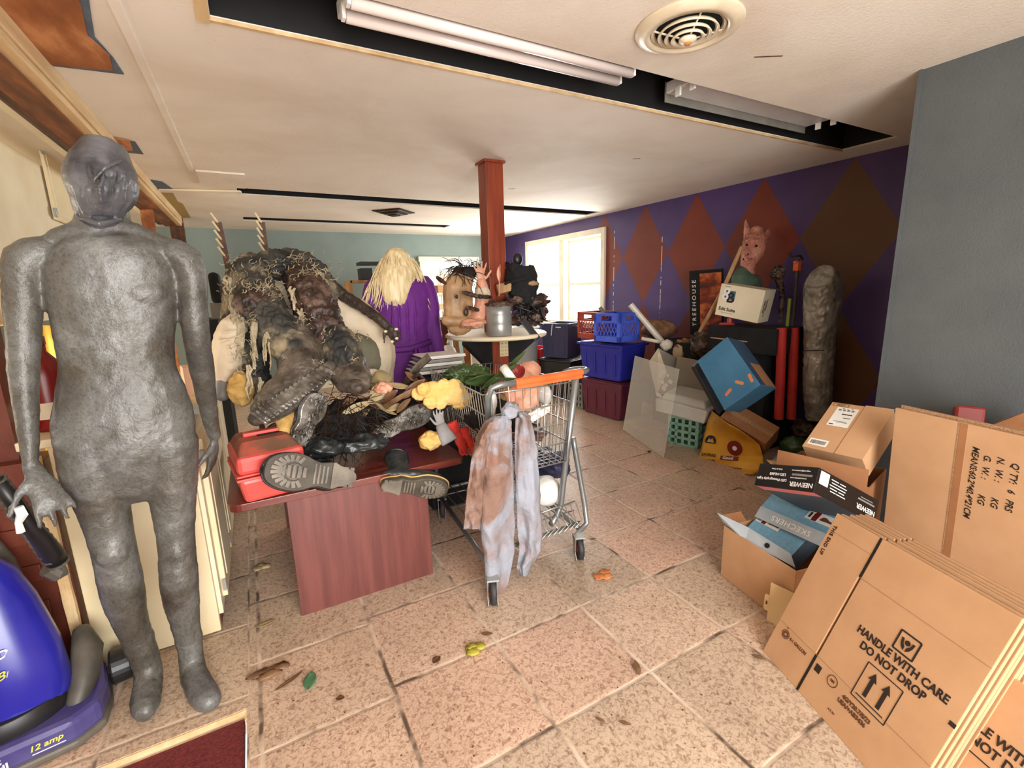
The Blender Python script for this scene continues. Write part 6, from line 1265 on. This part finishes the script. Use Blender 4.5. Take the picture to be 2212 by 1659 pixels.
# shoe boxes
def shoebox(label, M, D, m=MT['sk_blue'], lab=(0, 0)):
    t = thing('shoe_box', label, 'shoe box', M=M); build('carton', MB().box((0, 0, 0), D), m, t, bevel=.002); return t
SD = (.395, .135, .12); Msb = Matrix.Translation(CAM+(V(2.039, 1.037, .344)-CAM)*1.04) @ Euler((R(32.2), R(-6.5), R(-96.9))).to_matrix().to_4x4()
t = shoebox('long sky blue shoe box lying under the glossy black carton', Msb, SD); f1 = face(SD, "top", .075, .005, -4, .001); patch('label_sticker', t, f1, .12, .052, MT['white']); lines('label_print', t, f1 @ TR(0, 0, .0006), [(-.045, 0, .010, .030), (-.03, 0, .002, .030)], MT['ink']); patch('brown_band', t, f1 @ TR(-.018, 0, .0006), .022, .050, MT['bagred'])
shoe = [(-.028, -.006), (-.020, .010), (-.006, .012), (.012, .002), (.026, .0), (.028, -.010), (.0, -.010), (-.022, -.012)]
build('shoe_print', MB().prism(shoe, .0006, f1 @ TR(.03, 0, .0006)), MT['ink2'], t)
Msl = TR(2.000, 1.100, .318, 46.3, 0, -91.8); build('lid', MB().box((0, 0, 0), (.30, .060, .004), Msl), MT['sk_in'], t, world=True); text('SKECHERS', .036, Msl @ face((.30, .060, .004), 'top', .01, .0, 180), MT['white'], t, sp=1.1, world=True)
SD2 = (.236, .150, .097); Ms2 = TR(2.003, 1.137, .229, 30.5, 1.3, -94.4)
t = shoebox('small sky blue shoe box with its grey flap hanging open, in the open carton', Ms2, SD2); f2 = face(SD2, 'top', -.055, .030, 0, .001); patch('label_sticker', t, f2, .115, .052, MT['white']); patch('brown_band', t, f2 @ TR(-.020, 0, .0006), .020, .050, MT['bagred']); barcode(t, f2 @ TR(-.045, 0, .0006), .020, .036, 9)
build('shoe_print', MB().prism(shoe, .0006, f2 @ TR(.025, 0, .0006) @ Matrix.Diagonal((.95, 1.1, 1, 1))), MT['ink2'], t); patch('dark_end', t, face(SD2, 'right', 0, 0, 0, .0008), SD2[1]*.98, SD2[2]*.98, MT['sk_dk'])
P = [F(1548, 1107, .325), F(1618, 1140, .30), F(1708, 1196, .275), F(1718, 1226, .235), F(1610, 1168, .25), F(1562, 1127, .29)]
fl_ = build('flap', MB().add([tuple(x) for x in P], [(0, 1, 4, 5), (1, 2, 3, 4)]), MT['sk_in'], t, world=True, solid=.003, label='grey inside of the open flap')
c = (P[1]+P[4])/2*.55+(P[2]+P[3])/2*.45; build('thumb_hole', MB().lathe([(0, 0), (.011, 0), (.011, .001), (0, .001)], 16, basis(c+V(-.004, -.004, .003), P[2]-P[1], P[1]-P[4])), MT['dark'], t, world=True)
# open carton on the floor
OB = (.39, .34, .26); Mo = TR(1.975, 1.085, .132, 0, 0, -101); t = thing('open_carton', 'open brown carton on the floor holding the small blue shoe box', 'box', M=Mo); m = MB()
for s1 in (-1, 1): m.box((s1*OB[0]/2, 0, 0), (.005, OB[1], OB[2])); m.box((0, s1*OB[1]/2, 0), (OB[0], .005, OB[2]))
m.box((0, 0, -OB[2]/2+.003), (OB[0], OB[1], .005)); build('carton', m, MT['card'], t); build('flap', MB().bar((-OB[0]/2, -.10, OB[2]/2), (-OB[0]/2-.04, -.10, OB[2]/2+.03), .12, .004), MT['card2'], t)
build('flap', MB().bar((-.1, OB[1]/2, OB[2]/2), (-.1, OB[1]/2+.06, OB[2]/2+.05), .22, .004), MT['card2'], t)
# beige card with a tab
P = [W(1661, 1225, .95), W(1745, 1255, .86), W(1735, 1345, .82), W(1656, 1334, .88)]
cI = F(1656, 1338, 0); cJ = F(1712, 1368, 0)
M = basis(cI, cJ-cI, (0.05, .12, 1)); t = thing('card_insert', 'pale beige card insert with a punched tab leaning on the open carton', 'card', M=M)
build('card', MB().box((.085, .085, 0), (.17, .17, .003)), MT['beige_card'], t); build('tab', MB().prism(round_rect(-.018, .002, .04, .11, .007), .003, z0=-.0015), MT['beige_card'], t); build('tab_hole', MB().box((-.008, .075, .002), (.006, .016, .001)), MT['ink2'], t)
# flattened cartons in front
LW, LH = .571, .605; Mst = TR(1.586, .598, .273, -24.6, 0, -110.94)
def flatbox(label, off, first=False, shift=(0, 0), shade='card'):
    M = Mst @ TR(shift[0], off, shift[1]); t = thing('flattened_carton', label, 'flattened carton', M=M, group=None); T = .011
    cx = -.105                       # the slit between the two halves, in the carton's own frame
    m = MB(); g = .004; ft = .15; fb_ = .145
    z0, z1 = -LH/2, LH/2
    m.box(((-LW/2+cx)/2-g/2, 0, (z0+z1)/2), (cx+LW/2-g, T, z1-z0)); build('panel', m, MT[shade], t, bevel=.002)
    m = MB(); m.box(((LW/2+cx)/2+g/2, 0, 0), (LW/2-cx-g, T, LH)); build('panel', m, MT[shade], t, bevel=.002)
    e = MB()
    for k in (-1, 1): e.box((0, k*.0035, z1+.0004), (LW*.98, .0018, .0012))
    e.box((0, 0, z1), (LW*.98, .003, .001)); build('corrugated_edge', e, MT['cardedge'], t)
    if first:
        Fd = (LW, T, LH); f = lambda u, v, a=0: face(Fd, 'front', u, v, a, .0008)
        cr = MB(); Mx = f(0, 0)
        cr.box(((LW/2+cx)/2, z1-ft, 0), (LW/2-cx, .0016, .0004), Mx); cr.box(((-LW/2+cx)/2, z0+fb_, 0), (LW/2+cx, .0016, .0004), Mx); cr.box(((LW/2+cx)/2, z0+fb_, 0), (LW/2-cx, .0016, .0004), Mx); cr.box(((-LW/2+cx)/2, z1-.065, 0), (LW/2+cx, .0010, .0003), Mx)
        build('crease', cr, MT['cardedge'], t); build('slit', MB().box((cx, z1-ft/2, .0), (.006, ft, .0012), Mx), MT['dark'], t); build('slit', MB().box((cx, z0+fb_/2, 0), (.006, fb_, .0012), Mx), MT['dark'], t)
        text('HANDLE WITH CARE', .034, f(.108, .012), MT['ink'], t, bold=.0010, sx=.86); text('DO NOT DROP', .034, f(.100, -.024), MT['ink'], t, bold=.0010, sx=.86)
        b_ = MB(); S = .030
        for (x, y, w, h) in ((0, S, 2*S, .005), (0, -S, 2*S, .005), (-S, 0, .005, 2*S), (S, 0, .005, 2*S)): b_.box((x, y, 0), (w, h, .0006), f(.105, .065))
        b_.lathe([(0, 0), (.008, 0), (.008, .0006), (0, .0006)], 12, f(.105, .071)); b_.prism([(-.020, .014), (-.013, .014), (-.010, .0), (-.003, -.008), (-.003, -.020), (-.012, -.012), (-.017, -.002)], .0006, f(.105, .065)); b_.prism([(.020, .014), (.013, .014), (.010, .0), (.003, -.008), (.003, -.020), (.012, -.012), (.017, -.002)], .0006, f(.105, .065)); build('hands_symbol', b_, MT['ink'], t)
        b_ = MB(); C_ = f(.098, -.110); w, h = .112, .118
        for (x, y, a, c_) in ((0, h/2, w, .003), (0, -h/2, w, .003), (-w/2, 0, .003, h), (w/2, 0, .003, h), (0, -h/2+.014, w*.8, .003)): b_.box((x, y, 0), (a, c_, .0006), C_)
        for x in (-.022, .022): b_.prism([(x-.006, -.036), (x+.006, -.036), (x+.006, .020), (x+.014, .018), (x, .045), (x-.014, .018), (x-.006, .020)], .0006, C_)
        build('arrows_symbol', b_, MT['ink'], t)
        b_ = MB(); b_.lathe([(.0165, 0), (.019, 0), (.019, .0006), (.0165, .0006), (.0165, 0)], 28, f(-.020, -.185)); build('round_mark', b_, MT['ink2'], t); text('un', .015, f(-.020, -.183), MT['ink2'], t, bold=.0006)
        text('4G/Y20.7/S/23', .0185, f(.075, -.195), MT['ink2'], t, bold=.0008, sx=.9); text('USA/+AB3436', .0185, f(.068, -.214), MT['ink2'], t, bold=.0008, sx=.9)
        patch('black_square', t, f(-.078, -.190), .022, .026, MT['ink']); text('4-1 GALLON', .0165, f(-.175, -.185), MT['ink2'], t, bold=.0004, sx=.85); text('4.5 W', .010, f(.02, -.262), MT['ink2'], t)
        text('THIS END UP', .019, f(-.266, .20, -90), MT['ink'], t, bold=.0006, sx=.95, sp=1.15)
        b_ = MB(); b_.lathe([(.014, 0), (.0165, 0), (.0165, .0006), (.014, .0006), (.014, 0)], 20, f(-.235, -.185)); b_.lathe([(.006, 0), (.012, 0), (.012, .0006), (.006, .0006), (.006, 0)], 8, f(-.235, -.185)); b_.lathe([(0, 0), (.003, 0), (.003, .0006), (0, .0006)], 8, f(-.238, -.160)); build('seal_mark', b_, MT['ink2'], t)
        b_ = MB(); b_.box((LW/2-.008, -.03, 0), (.016, .012, .0006), Mx); build('edge_mark', b_, MT['ink'], t)
    return t
flatbox('frontmost flattened carton printed HANDLE WITH CARE, leaning at the right', 0, True)
for i, (dx, dz_) in enumerate([(.003, .006), (.006, .006), (.004, .016), (.008, .022), (.006, .030), (.010, .038)]):
    flatbox(['flattened carton directly behind the frontmost printed one', 'third flattened carton from the front of the leaning stack', 'fourth flattened carton from the front of the leaning stack', 'fifth flattened carton from the front of the leaning stack', 'sixth flattened carton, second from the rear of the leaning stack', 'rearmost flattened carton of the leaning stack'][i], -.0 + .017*(i+1), shift=(dx, dz_), shade='card')
# a similar printed carton standing to the right behind the stack
Mr = Mst @ TR(.36, .07, -.10); t = thing('flattened_carton', 'partly hidden flattened carton at the bottom right corner, printed with care marks', 'flattened carton', M=Mr)
RD = (.50, .010, .50); build('panel', MB().box((0, 0, 0), RD), MT['card'], t, bevel=.002); f = lambda u, v, a=0: face(RD, 'front', u, v, a, .0008)
text('HANDLE WITH CARE', .034, f(-.02, .092), MT['ink'], t, bold=.0010, sx=.86); text('DO NOT DROP', .034, f(-.03, .056), MT['ink'], t, bold=.0010, sx=.86); b_ = MB(); C_ = f(-.03, -.035); w, h = .112, .118
for (x, y, a, c_) in ((0, h/2, w, .003), (0, -h/2, w, .003), (-w/2, 0, .003, h), (w/2, 0, .003, h), (0, -h/2+.014, w*.8, .003)): b_.box((x, y, 0), (a, c_, .0006), C_)
build('arrows_symbol', b_, MT['ink'], t)
# tall flattened carton with weights printed sideways
p0 = W(1934, 881, .88); p1 = F(2212, 944, p0.z); ux = (p1-p0).normalized(); pb = W(1928, 1124, .84); vd = (p0-pb).normalized(); zz = ux.cross(vd)
Mt_ = basis(p0, ux, vd); t = thing('flattened_carton', 'tall flattened carton with sideways weight and size printing, leaning at the right edge', 'flattened carton', M=Mt_)
TW, TH = .62, .66; build('panel', MB().box((TW/2, -TH/2, -.006), (TW, TH, .012)), MT['card'], t, bevel=.002); build('back_layer', MB().box((TW/2+.01, -TH/2+.012, -.022), (TW, TH, .008)), MT['cardedge'], t)
xs_ = (F(2083, 915, p0.z)-p0).length
build('tape_strip', MB().box((xs_, -TH/2, .0006), (.024, TH, .0012)), MT['card2'], t, label='darker strip of old tape'); build('crease', MB().box((xs_-.016, -TH/2, .0006), (.004, TH, .0008)), MT['cardedge'], t)
for i, (s2, du, dv, al) in enumerate([('MEANS:60.2*40.4*21CM', .044, -.215, 0), ('G.  W. :        KG', .080, -.190, 0), ('N.  W. :        KG', .118, -.185, 0), ("Q' TY:   6   PRS", .158, -.185, 0)]):
    text(s2, .029, basis((xs_+du, dv, .001), (0, -1, 0), (1, 0, 0)), MT['ink'], t, bold=.0003, sx=.95, shear=.2)
# scraps behind these cartons
tag(build('red_box', MB().box((0, 0, 0), (.10, .09, .10), Matrix.Translation(W(2090, 905, .72)) @ Euler((0, .3, .4)).to_matrix().to_4x4()), MT['bagred'], bevel=.01), 'dark red glossy corner poking above the tall carton', 'box')
p0_ = W(2135, 925, .95); tag(build('cardboard_sheet', MB().add([tuple(W(2132, 922, .66)), tuple(W(2240, 880, .53)), tuple(W(2260, 1010, .50)), tuple(W(2140, 1010, .65))], [(0, 1, 2, 3)]), MT['card2'], solid=.006), 'brown cardboard sheet rising behind the tall carton at the right edge', 'cardboard')
# litter behind the yellow bag
m = MB(); m.lathe([(0, 0), (.10, 0), (.125, .012), (.128, .018), (.10, .010), (0, .008)], 36, Matrix.Translation(F(1660, 900, .22)) @ Euler((R(12), 0, 0)).to_matrix().to_4x4()); tag(build('glass_plate', m, MT['acrylic'], smooth=True), 'clear glass plate behind the tipped brown carton', 'plate')
m = MB(); crumple(m, F(1715, 965, .10), (.10, .10, .085), 81, amp=.25); tag(build('green_print_bag', m, MT['leaf'], smooth=True, sub=1), 'grey and green printed bag between the yellow bag and the parcel box', 'bag')
m = MB(); crumple(m, F(1695, 1000, .07), (.09, .09, .06), 82); tag(build('plastic_film', m, MT['bagclear'], smooth=True), 'clump of clear film left of the open box', 'film')
m = MB(); crumple(m, F(1750, 925, .22), (.14, .12, .07), 83, amp=.4); tag(build('dark_rags', m, MT['rotflesh'], remesh=.008, disp=.02, dsc=.03), 'dark reddish rags behind the parcel box', 'rags')
m = MB(); crumple(m, F(1672, 925, .08), (.13, .18, .12), 84, amp=.3); tag(build('black_rags', m, MT['blackmatte'], remesh=.009), 'black rags on the floor under the glass plate', 'rags')

# ================================================================ CEILING FITTINGS
def fixture(name, label, x0, x1, y, lit=True, z=CZ-.0):
    t = thing(name, label, 'light fixture', loc=((x0+x1)/2, y, z))
    build('housing', MB().box(((x0+x1)/2, y+.02, z+.045), (x1-x0, .19, .05)), MT['fixture'], t, bevel=.004)
    for s_ in (0, 1):
        yy = y-.045+s_*.085
        if lit: build('tube_lamp', MB().tube([(x0+.012, yy, z-.002), (x1-.012, yy, z-.002)], .019, 18), MT['lamp_off'], t, smooth=True)
        for xx in (x0+.004, x1-.004): build('lamp_holder', MB().box((xx, yy, z+.008), (.012, .03, .045)), MT['white'], t, bevel=.002)
    if not lit: build('reflector', MB().box(((x0+x1)/2, y+.12, z+.03), (x1-x0, .004, .09), None), MT['greycrate'], t)
    return t
fixture('fluorescent_fixture', 'long two-tube fluorescent fitting in the near ceiling slot', .37, 1.53, 1.70)
fixture('fluorescent_fixture', 'dark empty fluorescent fitting further right in the near ceiling slot', 1.91, 3.10, 1.72, lit=False, z=CZ+.02)
vc = V(1.45, 1.30, CZ); t = thing('ceiling_vent', 'round cream metal air vent with concentric rings in the near ceiling', 'vent', loc=vc)
fl = Matrix.Translation(vc) @ Matrix.Rotation(PI, 4, 'X')
build('flange', MB().lathe([(.125, .002), (.13, .022), (.15, .020), (.178, .008), (.182, 0), (.125, 0)], 48, fl), MT['vent'], t, smooth=True); build('duct', MB().lathe([(0, -.0004), (.126, -.0004), (.126, .0012), (0, .0012)], 40, fl), MT['dark'], t)
for r_, z_ in ((.118, .012), (.095, .022), (.072, .031), (.050, .038)): build('ring', MB().lathe([(r_, z_-.010), (r_+.007, z_), (r_+.004, z_+.003), (r_-.008, z_-.006), (r_, z_-.010)], 44, fl), MT['vent'], t, smooth=True)
build('hub', MB().lathe([(0, .052), (.018, .050), (.030, .042), (.030, .036), (0, .036)], 28, fl), MT['vent'], t, smooth=True); build('screw', MB().lathe([(0, .058), (.010, .056), (.012, .050), (0, .050)], 16, fl), MT['rust'], t, smooth=True)
m = MB()
for k in range(4): a = k*PI/2+.5; m.bar(fl @ V(.03*math.cos(a), .03*math.sin(a), .034), fl @ V(.125*math.cos(a), .125*math.sin(a), .010), .005, .004)
build('spoke', m, MT['vent'], t)
vc = V(1.52, 5.40, CZ); t = thing('ceiling_vent', 'square dark fluted air vent in the far ceiling', 'vent', loc=vc)
for k in range(5): build('louvre', MB().box((0, 0, -.006-.010*k), (.34-.06*k, .34-.06*k, .008), Matrix.Translation(vc) @ Matrix.Rotation(R(45), 4, 'Z')), MT['dark'] if k % 2 == 0 else MT['beam_dark'], t)
# hooks and small ceiling scars
for px, py, L in ((1660, 122, 50), (1375, 343, 24), (1105, 408, 30)):
    p = F(px, py, CZ-.001); m = MB().box((0, 0, 0), (L*.0022, .006, .002), Matrix.Translation(p) @ Matrix.Rotation(R(-30), 4, 'Z')); struct('ceiling', m, MT['beam_dark'])
# wooden peg rails standing behind the zombie legs
for (x0, y0, x1, y1), lb in (((472, 480, 488, 555), 'left'), ((566, 480, 574, 545), 'right')):
    t = thing('peg_rail', '%s of the two narrow wooden rails with angled pegs above the zombie legs' % lb, 'peg rail', loc=(W(x0, y0, 3.6).x, 3.6, 0)); a = W(x0, y0, 3.6); c = W(x1, y1, 3.6); g = a+(c-a)*6; g = a+(c-a)*((a.z-0)/(a.z-c.z))
    build('rail', MB().bar(a, g, .035, .02, (0, 1, 0)), MT['beam_dark'], t)
    for k in range(5): q_ = a+(c-a)*(.05+.24*k); build('peg', MB().tube([q_+V(-.035, -.04, .06), q_], .006, 8), MT['cream'], t)

# ================================================================ LITTER ON THE TILES
def litter(name, label, px, py, L, w, m, rz=0, cat='leaf', curl=.25, seed=0, blob=False):
    p = F(px, py, .004); mb = MB()
    if blob: 
        for i in range(3): crumple(mb, p+V(math.cos(i*2+seed)*L*.3, math.sin(i*2+seed)*w*.3, .004), (L*.35, w*.4, .008), seed+i, 12, 8, amp=.5, fr=3)
    else: leafmesh(mb, Matrix.Translation(p+V(0, 0, .004)) @ Matrix.Rotation(R(rz), 4, 'Z'), L, w, curl)
    return tag(build(name, mb, MT[m], smooth=True, solid=0 if blob else .0012), label, cat)
litter('fallen_leaf', 'green oval leaf on the tiles in the left foreground', 670, 1475, .085, .045, 'leafgreen2', 75)
litter('fallen_leaf', 'yellow-green curled leaf on a grout line in the middle foreground', 1026, 1402, .07, .05, 'leafyellow', 20, blob=True)
litter('fallen_leaf', 'orange-brown crumpled leaf right of the cart caster', 1303, 1243, .085, .06, 'rust', 10, blob=True, seed=3)
litter('fallen_leaf', 'dark brown torn leaf where the grout lines cross near the centre', 1376, 1446, .07, .025, 'leafbrown', 60)
litter('fallen_leaf', 'small dark leaf on the grout line left of the yellow-green leaf', 943, 1428, .04, .03, 'ink2', 30)
litter('fallen_leaf', 'tiny dark leaf right of the green oval leaf', 735, 1511, .03, .022, 'ink2', -20)
litter('fallen_leaf', 'pale crumpled leaf under the table near the cabinets', 565, 1226, .07, .05, 'leafcream', 10, blob=True, seed=6)
litter('fallen_leaf', 'dry pale leaf scrap in front of the base cabinet', 575, 1350, .08, .03, 'leafcream', 10)
litter('fallen_leaf', 'dark curled leaf by the bottom tip of the hanging shirt', 1052, 1372, .05, .022, 'leafbrown', -30)
litter('fallen_leaf', 'slim dark leaf on the near tile right of centre', 1350, 1565, .04, .014, 'leafbrown', -50); litter('fallen_leaf', 'slim brown leaf left of the slim dark one on the near tile', 1297, 1558, .035, .012, 'leafbrown', -60)
litter('brown_stain', 'flat reddish brown stain at the left foreground', 580, 1453, .12, .05, 'leafbrown', 0, cat='stain', blob=True, seed=9); litter('fallen_leaf', 'thin brown leaf trailing right of the reddish stain', 625, 1475, .11, .02, 'leafbrown', 25)
litter('fallen_leaf', 'small brown leaf beside the caster on the grout line', 1281, 1167, .04, .02, 'leafbrown', 0); litter('fallen_leaf', 'flat oval leaf scar at the left corner of the leaning cartons', 1640, 1423, .05, .02, 'leafbrown', -60)
litter('black_scrap', 'small black scrap on the tiles before the acrylic sheet', 1403, 977, .05, .03, 'black', 20, cat='scrap', curl=.1); litter('white_scrap', 'white paper scrap on the tiles behind the cart', 1228, 920, .05, .015, 'white', -20, cat='scrap', curl=.1)
rr = random.Random(21); m = MB()
for i in range(240):
    p = F(rr.uniform(560, 1700), rr.uniform(960, 1640), .002); s_ = rr.uniform(.0012, .004); m.ball(p, (s_, s_*rr.uniform(.4, 1), s_*.4), 5, m=4)
tag(build('dirt_crumbs', m, MT['ink2']), 'scattered dark dirt crumbs on the floor tiles', 'dirt', kind='stuff')
bpy.context.view_layer.update()
